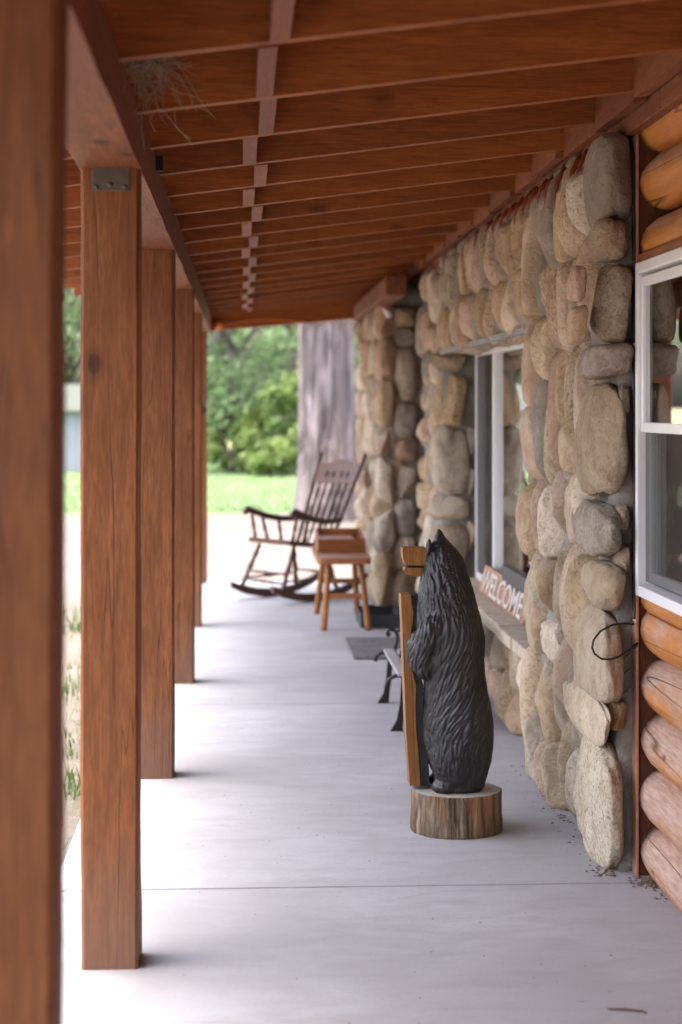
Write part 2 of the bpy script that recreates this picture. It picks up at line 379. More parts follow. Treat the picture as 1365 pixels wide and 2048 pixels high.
for i in range(len(RY)-1):
    a, b = RY[i]+RT/2, RY[i+1]-RT/2
    if a < 2.6: xc = .06
    else: xc = (.08, .056, .067)[i-12] if 12 <= i <= 14 else ((.022 if i % 2 == 1 else .058)+rng.uniform(-.005, .005))
    if 0 <= i: skewbox(xc-.021, xc+.021, a-.002, b+.002, -.003, RD-.01).build('blocking', M['block'], roof)
    # frieze block over the wall
    xb = 1.135+rng.uniform(-.016, .012)
    skewbox(xb, xb+.04, a-.002, b+.002, -.026+rng.uniform(-.014, .010), RD-.01).build('frieze_block', M['block'], roof)
# roof boards across the rafters (each a plank running along the porch)
nb = 15; wdt = (XW-XE)/nb
for i in range(nb):
    x0 = XE+i*wdt
    skewbox(x0+.002, x0+wdt-.002, -4.3, 15.42, RD, RD+.02).build('roof_board', M['deck'], roof)
skewbox(XE-.06, XW, -4.35, 15.47, RD+.021, RD+.05).build('roofing_sheet', M['shingle'], roof)
# eave beam in lengths meeting over the posts
PX0, PX1 = -.416, -.266
BZ = 2.062
seams = [-4.3, -.1, 2.70, 7.26, 12.22, 15.44]
for a, b in zip(seams[:-1], seams[1:]):
    m = MB(); n = int((b-a)/.12); vs = []; fs = []
    for i in range(n+1):
        y = a+.002+(b-a-.004)*i/n
        for k, (x, z) in enumerate(((PX0-.003, BZ), (PX1+.004, BZ), (PX1+.004, rz(PX1)+.02), (PX0-.003, rz(PX0)+.02))):
            w = mnoise.noise((x*3, y*2.2, z*3+k))*.004; vs.append((x+w, y, z+w*.6))
    for i in range(n):
        for k in range(4):
            fs.append((4*i+k, 4*i+(k+1) % 4, 4*i+4+(k+1) % 4, 4*i+4+k))
    fs += [(0, 1, 2, 3), (4*n+3, 4*n+2, 4*n+1, 4*n)]
    m.add(vs, fs); m.build('eave_beam', M['beam'], roof)
# end header, slightly flatter than the rafters, and far side beam on the stone
h0 = onY(398, 664, 15.40); h1 = onY(706, 638, 15.40); h2x = 1.30
m = MB(); y0, y1 = 15.30, 15.44
m.add([(h0.x, y0, h0.z), (h1.x, y0, h1.z), (h1.x, y0, rz(h1.x)+.02), (h0.x, y0, rz(h0.x)+.02), (h0.x, y1, h0.z), (h1.x, y1, h1.z), (h1.x, y1, rz(h1.x)+.02), (h0.x, y1, rz(h0.x)+.02)],
      [(0, 1, 2, 3), (7, 6, 5, 4), (0, 4, 5, 1), (3, 2, 6, 7), (0, 3, 7, 4), (1, 5, 6, 2)]); m.build('end_header', M['raftr'], roof)
MB().bb((.921, 15.30, 2.287), (1.31, 15.43, 2.40)).build('end_header', M['raftr'], roof)
MB().bb((.92, 11.8, 2.165), (1.05, 15.43, 2.285), .004).build('side_beam', M['beam'], roof)
# wall plate along the wall top
for a, b in ((-4.3, -.2), (-.2, 2.6), (2.6, 5.2), (5.2, 8.3), (8.3, 11.9)):
    MB().bb((1.186, a+.002, 2.292), (1.30, b-.002, 2.366), .004).build('wall_plate', M['block'], roof)
# stain drips on the stones' tops
for i in range(17):
    y = 5.85+i*.21+rng.uniform(-.06, .06); L = rng.uniform(.04, .12); x = 1.088
    m = MB(); m.tube([(x+.06, y, 2.30), (x+.03, y, 2.28-L*.3), (x+.02, y+.004, 2.27-L*.7), (x+.02, y+.004, 2.26-L)], [.012, .009, .006, .003], 5); m.build('stain_drip', M['drip'], roof)
# steel hanger at the eave
MB().bb((-.262, 5.62, 2.165), (-.24, 5.645, 2.21)).build('hanger', M['iron'], roof)

# ================================================================== POSTS
def make_post(y0, seed, lean=0.0, top=BZ+.002):
    r = random.Random(seed); w = .149; n = 60; m = MB(); vs = []; fs = []
    cs = []; c = .008; h = w/2
    for (sx, sy) in ((-1, -1), (1, -1), (1, 1), (-1, 1)):
        k = ((sx*h, sy*(h-c)), (sx*(h-c), sy*h))
        cs += list(k) if sx*sy > 0 else list(k)[::-1]
    cs = [(-h, -h+c), (-h+c, -h), (0, -h), (h-c, -h), (h, -h+c), (h, 0), (h, h-c), (h-c, h), (0, h), (-h+c, h), (-h, h-c), (-h, 0)]
    for i in range(n+1):
        z = top*i/n
        for k, (x, y) in enumerate(cs):
            d = mnoise.noise((x*5+seed*3.1, y*5, z*2.1))*.0045+mnoise.noise((x*20+seed, y*20, z*9))*.0018
            e = max(0, mnoise.noise((seed*7+x*9, y*9+5, z*1.1))-.35)*.03 if k % 3 != 2 else 0
            l = math.hypot(x, y); f = 1+(d-e)/l
            vs.append((x*f+lean*z, y*f, z))
    q = len(cs)
    for i in range(n):
        for k in range(q): fs.append((i*q+k, i*q+(k+1) % q, (i+1)*q+(k+1) % q, (i+1)*q+k))
    fs += [tuple(range(q))[::-1], tuple(n*q+k for k in range(q))]
    m.add(vs, fs, False); me = m.mesh('porch_post'); return me
posts = [(2.60, 'stained timber porch post with a dark split, the one before the bracketed post'),
         (4.78, 'stained timber porch post with a steel bracket under the beam'),
         (7.225, 'stained timber porch post with a large dark knot, next after the bracketed post'),
         (9.70, 'third stained timber porch post counted from the rocking chair end'),
         (12.19, 'stained timber porch post just before the corner post by the rocking chair'),
         (15.20, 'corner timber porch post carrying the end header past the rocking chair')]
for i, (y, lab) in enumerate(posts):
    lean = -.011*.5 if i == 0 else 0
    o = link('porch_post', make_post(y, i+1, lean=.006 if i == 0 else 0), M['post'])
    xc = {0: -.343, 1: -.341, 2: -.341, 3: -.327, 4: -.341, 5: -.365}[i]
    o.location = (xc, y+.075, 0); tag(o, lab, 'post', 'timber posts along the porch edge')
    if i in (1,):
        br = MB(); br.bb((-.045, -.081, 2.005), (.052, -.0745, 2.066), .0015)
        br.bb((.001, -.0835, 2.045), (.006, -.0812, 2.066))
        b = br.build('bracket', M['steel'], o)
        for (x, z) in ((-.034, 2.014), (.002, 2.02), (.04, 2.014)):
            bl = MB(); bl.tube([(x, -.0805, z), (x, -.0865, z)], [.0075, .006], 8); bl.build('bolt', M['steel'], b)

# ================================================================== STONES
def stone_mesh(seed):
    r = random.Random(seed); bm = bmesh.new(); bmesh.ops.create_icosphere(bm, subdivisions=4, radius=1.0)
    n = r.choice([2.6, 3.0, 3.4, 4.2, 5.0]); off = Vector((seed*7.3, seed*1.7, seed*3.9)); pl = []
    for _ in range(r.randint(3, 6)):
        v = Vector((r.gauss(0, 1), r.gauss(0, 1), r.gauss(0, 1))).normalized(); pl.append((v, r.uniform(.72, .95)))
    tx, tz = r.uniform(-.16, .16), r.uniform(-.16, .16)
    for v in bm.verts:
        d = v.co.normalized(); s = (abs(d.x)**n+abs(d.y)**n+abs(d.z)**n)**(-1/n); p = d*s
        p *= 1+.10*mnoise.noise(d*1.3+off)+.045*mnoise.noise(d*3.1+off)+.022*mnoise.noise(d*7+off)+.010*mnoise.noise(d*16+off)
        for (q, dist) in pl:
            e = p.dot(q)-dist
            if e > 0: p -= q*e*.85
        p.y *= 1+tz*p.z; p.z *= 1+tx*p.y
        v.co = p
    me = bpy.data.meshes.new('stone'); bm.to_mesh(me); bm.free()
    me.polygons.foreach_set('use_smooth', [True]*len(me.polygons)); me.materials.append(M['stone']); return me
SM = [stone_mesh(i+1) for i in range(16)]
def small_stone(seed):
    bm = bmesh.new(); bmesh.ops.create_icosphere(bm, subdivisions=2, radius=1.0)
    for v in bm.verts: v.co *= 1+.22*mnoise.noise(v.co*1.4+Vector((seed*5.1, 0, 0)))
    bm.verts.index_update(); q = ([v.co.copy() for v in bm.verts], [tuple(v.index for v in f.verts) for f in bm.faces]); bm.free(); return q
PAL = [(.46, .35, .235), (.50, .40, .29), (.42, .31, .20), (.50, .39, .31), (.36, .31, .26), (.56, .47, .37), (.45, .32, .235), (.31, .29, .27), (.50, .37, .29), (.41, .33, .24), (.58, .51, .43)]
nst = [0]
CHINK = []
SMALL = []
def stone(parent, c, half, rot=(0, 0, 0), colr=None, mi=None, r=rng):
    o = bpy.data.objects.new('stone', SM[mi if mi is not None else r.randrange(len(SM))]); col.objects.link(o); o.parent = parent
    o.location = c; o.scale = half; o.rotation_euler = rot
    k = colr or r.choice(PAL); g = r.uniform(.98, 1.32); o.color = (k[0]*g*1.03, k[1]*g, k[2]*g*.92, 1); nst[0] += 1
    return o
def cells(u0, u1, w0, w1, maxu, maxw, r):
    out = []
    def rec(a, b, c, d):
        du, dw = b-a, d-c; mu = maxu*r.uniform(.75, 1.15); mw = maxw*r.uniform(.7, 1.2)
        if du <= mu and dw <= mw: out.append((a, b, c, d)); return
        if du/mu > dw/mw: s = a+du*r.uniform(.38, .62); rec(a, s, c, d); rec(s, b, c, d)
        else: s = c+dw*r.uniform(.36, .64); rec(a, b, c, s); rec(a, b, s, d)
    rec(u0, u1, w0, w1); return out
def face_x(parent, xf, y0, y1, z0, z1, mu, mw, r, dep=.10):     # wall face looking towards -X
    for (a, b, c, d) in cells(y0, y1, z0, z1, mu, mw, r):
        hx = dep*r.uniform(1.05, 1.4)
        stone(parent, (xf+hx+r.uniform(-.025, .03), (a+b)/2, (c+d)/2), (hx, (b-a)/2*1.07, (d-c)/2*1.08), (r.uniform(-.14, .14), r.uniform(-.1, .1), r.uniform(-.1, .1)), r=r)
        if r.random() < .5: CHINK.append(((xf+.085, b, d), (r.uniform(-1, 1), 0, r.uniform(-1, 1)), r.randrange(len(SMALL))))
sw = empty('stone_wall', (1.3, 8.5, 0)); tag(sw, 'river stone wall with grey mortar round the big window', 'wall')
SWI = Matrix.Translation((-1.3, -8.5, 0))
class Off:                      # parts are given in world metres
    pass
def st_parent():
    e = sw; return e
sw.location = (0, 0, 0)
SMALL += [small_stone(i) for i in range(5)]
def mortar(lo, hi):
    '''box whose open faces are lumpy, as trowelled mortar'''
    bm = bmesh.new(); lo = Vector(lo); hi = Vector(hi); st = .045
    def grid(o, u, v, n):
        nu = max(1, int(u.length/st)); nv = max(1, int(v.length/st)); g = []
        for i in range(nu+1):
            for j in range(nv+1):
                p = o+u*i/nu+v*j/nv; e = 0 if i in (0, nu) or j in (0, nv) else 1
                g.append(bm.verts.new(p+n*(e*(.016*mnoise.noise(p*7)+.012*mnoise.noise(p*19)))))
        for i in range(nu):
            for j in range(nv): bm.faces.new((g[i*(nv+1)+j], g[(i+1)*(nv+1)+j], g[(i+1)*(nv+1)+j+1], g[i*(nv+1)+j+1]))
    d = hi-lo; X = Vector((d.x, 0, 0)); Y = Vector((0, d.y, 0)); Z = Vector((0, 0, d.z))
    grid(lo, Y, Z, Vector((-1, 0, 0))); grid(lo, Z, X, Vector((0, -1, 0))); grid(lo+Y, X, Z, Vector((0, 1, 0)))
    grid(lo+X, Z, Y, Vector((0, 0, 0))); grid(lo, X, Y, Vector((0, 0, 0))); grid(lo+Z, Y, X, Vector((0, 0, 0)))
    bmesh.ops.remove_doubles(bm, verts=bm.verts, dist=1e-4); bmesh.ops.recalc_face_normals(bm, faces=bm.faces)
    me = bpy.data.meshes.new('mortar'); bm.to_mesh(me); bm.free(); me.polygons.foreach_set('use_smooth', [True]*len(me.polygons)); return link('mortar', me, M['mortar'], sw)
r1 = random.Random(21)
# pillar A: corner stones read off the photograph (px left, top, right, bottom)
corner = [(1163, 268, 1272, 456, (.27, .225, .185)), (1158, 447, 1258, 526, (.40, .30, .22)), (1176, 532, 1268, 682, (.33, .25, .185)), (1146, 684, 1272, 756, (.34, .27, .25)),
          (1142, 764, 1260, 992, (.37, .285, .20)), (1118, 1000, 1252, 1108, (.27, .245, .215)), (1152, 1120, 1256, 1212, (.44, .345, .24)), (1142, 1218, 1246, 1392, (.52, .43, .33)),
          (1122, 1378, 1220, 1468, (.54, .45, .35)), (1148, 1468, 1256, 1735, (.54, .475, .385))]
for i, (a, b, c, d, k) in enumerate(corner):
    yf = onX(a, (b+d)/2, 1.10).y; yn = 5.62; x1 = onY(c, 900, yn+.06).x
    zt = onY(1200, b, (yf+yn)/2).z; zb = onY(1200, d, (yf+yn)/2).z; x0 = 1.095
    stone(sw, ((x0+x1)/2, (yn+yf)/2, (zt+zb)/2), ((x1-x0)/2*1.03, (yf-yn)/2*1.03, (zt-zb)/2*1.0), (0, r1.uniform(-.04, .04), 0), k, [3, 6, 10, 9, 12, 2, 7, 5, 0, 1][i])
for (a, b, c, d, k) in [(1224, 1404, 1260, 1466, (.36, .24, .13)), (1143, 530, 1178, 602, (.46, .32, .26)), (1142, 604, 1180, 686, (.42, .30, .21)), (1236, 1010, 1264, 1070, (.36, .28, .22)), (1240, 1088, 1266, 1150, (.34, .25, .2)), (1238, 770, 1262, 830, (.3, .25, .2))]:
    p0 = onY(a, d, 5.66); p1 = onY(c, b, 5.66); stone(sw, ((p0.x+p1.x)/2, 5.72, (p0.z+p1.z)/2), ((p1.x-p0.x)/2, .07, (p1.z-p0.z)/2), (0, 0, 0), k)
face_x(sw, 1.105, 6.02, 7.34, .0, 2.29, .28, .44, r1)
mortar((1.172, 5.716, 0), (1.36, 7.30, 2.291))
# scored mortar marks beside the cable
for i in range(9):
    z = .78-.055*i; MB().box((1.196+.004*(i % 3), 5.716, z), (.045, .01, .008), Matrix.Rotation(-.75, 3, 'Y')).build('mortar_ridge', M['mortar'], sw)
# lintel over the window
face_x(sw, 1.11, 7.3, 10.8, 1.76, 2.02, .33, .5, r1); face_x(sw, 1.115, 7.3, 10.8, 2.0, 2.30, .27, .5, r1)
mortar((1.165, 7.30, 1.785), (1.46, 10.80, 2.291))
MB().bb((1.145, 7.36, 1.752), (1.185, 10.70, 1.778), .003).build('lintel_strip', M['slate'], sw)
# below the window and its sill
face_x(sw, 1.185, 7.3, 10.8, 0.0, .40, .42, .36, r1, .09)
mortar((1.27, 7.30, 0), (1.46, 10.80, .40))
ys = 7.36; sill = []
while ys < 10.7:
    L = min(r1.uniform(.42, .62), 10.715-ys)
    MB().box((1.275, ys+L/2, .425+r1.uniform(-.003, .003)), (.23+r1.uniform(-.015, .01), L-.008, .055), None, .008).build('sill_slab', M['stonesill'] if 'stonesill' in M else M['slate'], sw); ys += L
# section B, its end seen from the porch
for (a, b, c, d, k) in [(868, 704, 946, 743, (.33, .25, .18)), (872, 746, 944, 853, (.40, .29, .17)), (868, 857, 946, 988, (.42, .36, .30)), (866, 988, 948, 1046, (.38, .33, .26)), (868, 1047, 950, 1170, (.36, .29, .22)), (868, 1172, 950, 1262, (.38, .31, .24)), (868, 1264, 950, 1340, (.4, .33, .26))]:
    p0 = onY(a, d, 10.74); p1 = onY(c, b, 10.74)
    stone(sw, ((p0.x+p1.x)/2, 10.92, (p0.z+p1.z)/2), ((p1.x-p0.x)/2*1.02, .19, (p1.z-p0.z)/2), (0, r1.uniform(-.06, .06), 0), k)
for z in (1.25, 1.02, .7): stone(sw, (1.345, 10.8, z), (.03, .06, .09))
face_x(sw, 1.12, 11.05, 11.85, 0, 2.29, .34, .36, r1)
face_x(sw, 1.12, 10.78, 11.1, 1.76, 2.22, .3, .26, r1)
mortar((1.170, 10.80, 0), (1.60, 11.80, 2.291))
# recess with the house door, then the far pier C
for (a, b, c, d) in [(1.08, 1.245, z_, z_+h_) for z_, h_ in ((0, .3), (.3, .22), (.52, .27), (.79, .26), (1.05, .18), (1.23, .24), (1.47, .40), (1.87, .14), (2.01, .15))]+[(.95, 1.09, z_, z_+h_) for z_, h_ in ((0, .42), (.42, .3), (.72, .38), (1.1, .2), (1.3, .34), (1.64, .3), (1.94, .24))]:
    stone(sw, ((a+b)/2, 13.16, (c+d)/2), ((b-a)/2*1.05, .13, (d-c)/2*1.04), (0, r1.uniform(-.07, .07), r1.uniform(-.06, .06)))
face_x(sw, .945, 13.10, 15.40, 0, 2.17, .40, .36, r1)
mortar((1.0, 13.12, 0), (1.60, 15.36, 2.166)); mortar((1.07, 13.14, 2.164), (1.60, 15.34, 2.2905))
mortar((1.46, 11.8, 0), (1.60, 12.0, 2.291)); mortar((1.46, 12.95, 0), (1.60, 13.14, 2.291))
mortar((1.46, 12.0, 2.05), (1.60, 12.95, 2.291))
dr = MB().bb((1.50, 12.0, .01), (1.545, 12.95, 2.05), .003).build('door', M['logtrim'], sw)
for (a, b) in ((.18, .95), (1.1, 1.9)):
    for (c, d) in ((12.1, 12.43), (12.52, 12.85)): MB().bb((1.488, c, a), (1.4995, d, b), .004).build('panel', M['logtrim'], dr)
MB().tube([(1.498, 12.88, 1.0), (1.46, 12.88, 1.0), (1.44, 12.88, 1.0)], [.01, .012, .026], 10).build('handle', M['steel'], dr)
m = MB()
from mathutils import Euler
for (c, e, k) in CHINK:
    Rm = Euler(e).to_matrix(); m.add([Rm @ Vector((v.x*.05, v.y*.05, v.z*.055))+Vector(c) for v in SMALL[k][0]], SMALL[k][1], True)
o = m.build('chink_stones', M['stone'], sw); o.color = (.40, .32, .24, 1); o['kind'] = 'stuff'
# white pipe stub below the far beam
MB().tube([(1.0, 12.95, 2.14), (1.03, 12.9, 2.08)], .02, 10).build('pipe_stub', M['white'], sw)

# ---- big sliding window in the stone wall
def frame_rect(y0, y1, z0, z1, x0, x1, w, name, mat, parent, b=.004):
    m = MB(); m.bb((x0, y0, z0), (x1, y0+w, z1), b); m.bb((x0, y1-w, z0), (x1, y1, z1), b)
    m.bb((x0+.001, y0+w, z0), (x1-.001, y1-w, z0+w), b); m.bb((x0+.001, y0+w, z1-w), (x1-.001, y1-w, z1), b); return m.build(name, mat, parent)
bw = frame_rect(7.36, 10.725, .45, 1.785, 1.355, 1.42, .045, 'window', M['vinyl'], sw)
MB().bb((1.357, 9.93, .495), (1.40, 9.985, 1.74), .003).build('mullion', M['vinyl'], bw)
MB().bb((1.357, 8.06, .495), (1.40, 8.115, 1.74), .003).build('mullion', M['vinyl'], bw)
for a, b in ((7.405, 8.06), (8.115, 9.93), (9.985, 10.68)): MB().bb((1.383, a, .495), (1.388, b, 1.74)).build('pane', M['glass'], bw)
MB().bb((1.366, 9.985, .495), (1.368, 10.68, 1.74)).build('screen', M['screen'], bw)

# ================================================================== LOG WALL
lw = empty('log_wall'); tag(lw, 'orange stained log wall with weathered lower courses beside the stone pillar', 'wall')
def log_mesh(y0, y1, zc, ry, rx, seed, b0=.03, zcut0=None, zcut1=None):
    m = MB(); n = int((y1-y0)/.09)+2; q = 18; vs = []; fs = []; mask = []
    ysn = [y0+(y1-y0)*i/n for i in range(n+1)]
    for i, y in enumerate(ysn):
        e = min((y1-y)/.05, 1.0); e = max(e, 0.0); s = .93+.07*math.sqrt(max(0, 1-(1-e)**2))
        for k in range(q):
            a = 2*math.pi*k/q; w = 1+.045*mnoise.noise((math.cos(a)*1.5+seed*5, y*1.6, math.sin(a)*1.5))
            z = zc+math.sin(a)*ry*w*s; x = 1.312-math.cos(a)*rx*w*s
            if zcut0 is not None: z = max(z, zcut0)
            if zcut1 is not None: z = min(z, zcut1)
            vs.append((x, y, z))
    for i in range(n):
        for k in range(q): fs.append((i*q+k, i*q+(k+1) % q, (i+1)*q+(k+1) % q, (i+1)*q+k))
    fs += [tuple(range(q))[::-1], tuple(n*q+k for k in range(q))]
    return m.add(vs, fs, True).mesh('log')
LH = .172; WY0, WY1, WZ0, WZ1 = 4.72, 5.615, .872, 1.89
YS = -4.2
for i in range(14):
    zc = .075+LH*i
    if zc-LH/2 > 2.25: break
    lo, hi = zc-LH/2-.004, zc+LH/2+.004
    spans = [(YS, 5.665)]
    if hi > WZ0+.01 and lo < WZ1-.01:
        spans = [(YS, WY0-.03)]
    for (a, b) in spans:
        c0 = c1 = None
        if lo < WZ1 <= hi and zc > 1.7: pass
        link('log', log_mesh(a, b, zc, LH/2*1.03, .092+rng.uniform(-.004, .004), i+1), M['log'], lw)
# short cut logs just below / above the window to meet its frame
lo_ = [.075+LH*i for i in range(14)]
link('log', log_mesh(WY0-.031, 5.665, .845, .05, .085, 33, zcut1=.868), M['log'], lw)
link('log', log_mesh(WY0-.031, 5.665, 1.952, .085, .09, 34, zcut0=1.915), M['log'], lw)
MB().bb((1.215, WY0-.04, 1.892), (1.33, 5.64, 1.918), .003).build('drip_cap', M['block'], lw)
MB().bb((1.228, WY0-.04, .846), (1.34, 5.645, .871), .003).build('sill_trim', M['log'], lw)
MB().bb((1.2235, 5.662, 0), (1.33, 5.71, 2.291), .003).build('corner_trim', M['logtrim'], lw)
MB().bb((1.2145, 5.650, 0.0), (1.2225, 5.712, 2.291), .001).build('edge_strip', M['copper'], lw)
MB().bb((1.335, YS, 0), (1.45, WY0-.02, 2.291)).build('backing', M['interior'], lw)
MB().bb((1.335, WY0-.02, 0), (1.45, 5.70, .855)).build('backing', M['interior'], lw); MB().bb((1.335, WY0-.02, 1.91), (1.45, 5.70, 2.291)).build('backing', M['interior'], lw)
# single hung window
hw = frame_rect(WY0, WY1, WZ0, WZ1, 1.203, 1.345, .034, 'window', M['vinyl'], lw, .005)
u = frame_rect(WY0+.035, WY1-.035, 1.372, WZ1-.045, 1.214, 1.236, .030, 'upper_sash', M['vinyl'], hw, .003)
l = frame_rect(WY0+.035, WY1-.035, WZ0+.045, 1.41, 1.238, 1.262, .030, 'lower_sash', M['vinyl'], hw, .003)
MB().bb((1.223, WY0+.066, 1.402), (1.227, WY1-.066, WZ1-.076)).build('pane', M['glass'], u)
MB().bb((1.248, WY0+.066, WZ0+.076), (1.252, WY1-.066, 1.380)).build('pane', M['glass'], l)
MB().bb((1.228, WY0+.036, WZ0+.046), (1.230, WY1-.036, 1.371)).build('screen', M['screen'], hw)
m = MB(); n = 80; vs = []; fs = []
for i in range(n+1):
    y = WY0-.02+(WY1-WY0+.04)*i/n
    for z in (WZ0-.06, WZ1+.02): vs.append((1.31+.02*math.sin(i*.75)+.006*math.sin(i*2.1), y, z))
for i in range(n): fs.append((2*i, 2*i+1, 2*i+3, 2*i+2))
m.add(vs, fs, True).build('curtain', M['curtain'], hw)

# ================================================================== LODGE BODY (roof over the rooms, inner walls)
lg = empty('lodge_building', (5, 6, 0)); lg.location = (0, 0, 0); tag(lg, 'log lodge with shallow main roof behind the porch walls', 'building')
def quadslab(pts, th, name, mat):
    m = MB(); n = len(pts); vs = [Vector(p) for p in pts]+[Vector(p)+Vector((0, 0, th)) for p in pts]
    m.add(vs, [(0, 1, 2, 3), (7, 6, 5, 4)]+[(i, i+4, (i+1) % 4+4, (i+1) % 4) for i in range(4)]); return m.build(name, mat, lg)
quadslab([(1.31, -3, 2.56), (5.4, -3, 3.7), (5.4, 15.5, 3.7), (1.31, 15.5, 2.56)], .06, 'roof', M['shingle'])
quadslab([(5.41, -3, 3.7), (9.8, -3, 2.4), (9.8, 15.5, 2.4), (5.41, 15.5, 3.7)], .06, 'roof', M['shingle'])
MB().bb((9.2, -2.6, 0), (9.4, 15.35, 2.5)).build('back_wall', M['log'], lg)
MB().prism([(1.61, 0), (9.2, 0), (9.2, 2.5), (5.4, 3.65), (1.61, 2.6)], 1, 15.2, 15.35).build('gable_wall', M['log'], lg)
MB().prism([(1.46, 0), (9.2, 0), (9.2, 2.5), (5.4, 3.65), (1.46, 2.55)], 1, -2.6, -2.45).build('gable_wall', M['log'], lg)
MB().bb((1.61, -2.4, -.1), (9.2, 15.2, .02)).build('floor', M['interior'], lg)
MB().bb((4.6, -2.4, .03), (4.7, 15.2, 3.3)).build('partition', M['interior'], lg)
MB().bb((1.47, 6.2, .03), (4.6, 6.3, 2.5)).build('partition', M['interior'], lg); MB().bb((1.61, 11.7, .03), (4.6, 11.79, 2.5)).build('partition', M['interior'], lg)
MB().bb((1.47, -2.4, 2.5), (4.6, 15.2, 2.53)).build('ceiling', M['interior'], lg)
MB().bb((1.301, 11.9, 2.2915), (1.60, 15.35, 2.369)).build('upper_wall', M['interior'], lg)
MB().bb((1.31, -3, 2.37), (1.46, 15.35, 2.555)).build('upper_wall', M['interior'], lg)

# ================================================================== CABLE on the pillar edge
pts = [(1.205, 5.70, 2.30), (1.208, 5.668, 2.22), (1.212, 5.664, 1.9), (1.211, 5.664, 1.5), (1.212, 5.664, 1.1), (1.2125, 5.664, .80), (1.207, 5.662, .785)]
loop = [(1268, 1249), (1248, 1247), (1225, 1250), (1202, 1262), (1188, 1280), (1185, 1295), (1190, 1308), (1204, 1318), (1222, 1319), (1240, 1313), (1256, 1302), (1268, 1292), (1275, 1287)]
for k, (a, b) in enumerate(loop): q = onY(a, b, 5.625-.03*math.sin(math.pi*k/12)); pts.append(tuple(q))
pts.append((1.214, 5.672, .70))
m = MB(); m.tube(pts[:7], .0065, 8); m.tube(pts[6:], .0034, 8)
cb = m.build('cable', M['cable']); tag(cb, 'black cable down the pillar corner ending in a loose loop', 'cable')
for z in (1.64, .787): MB().bb((1.206, 5.654, z-.006), (1.219, 5.663, z+.006)).build('staple', M['white'], cb)

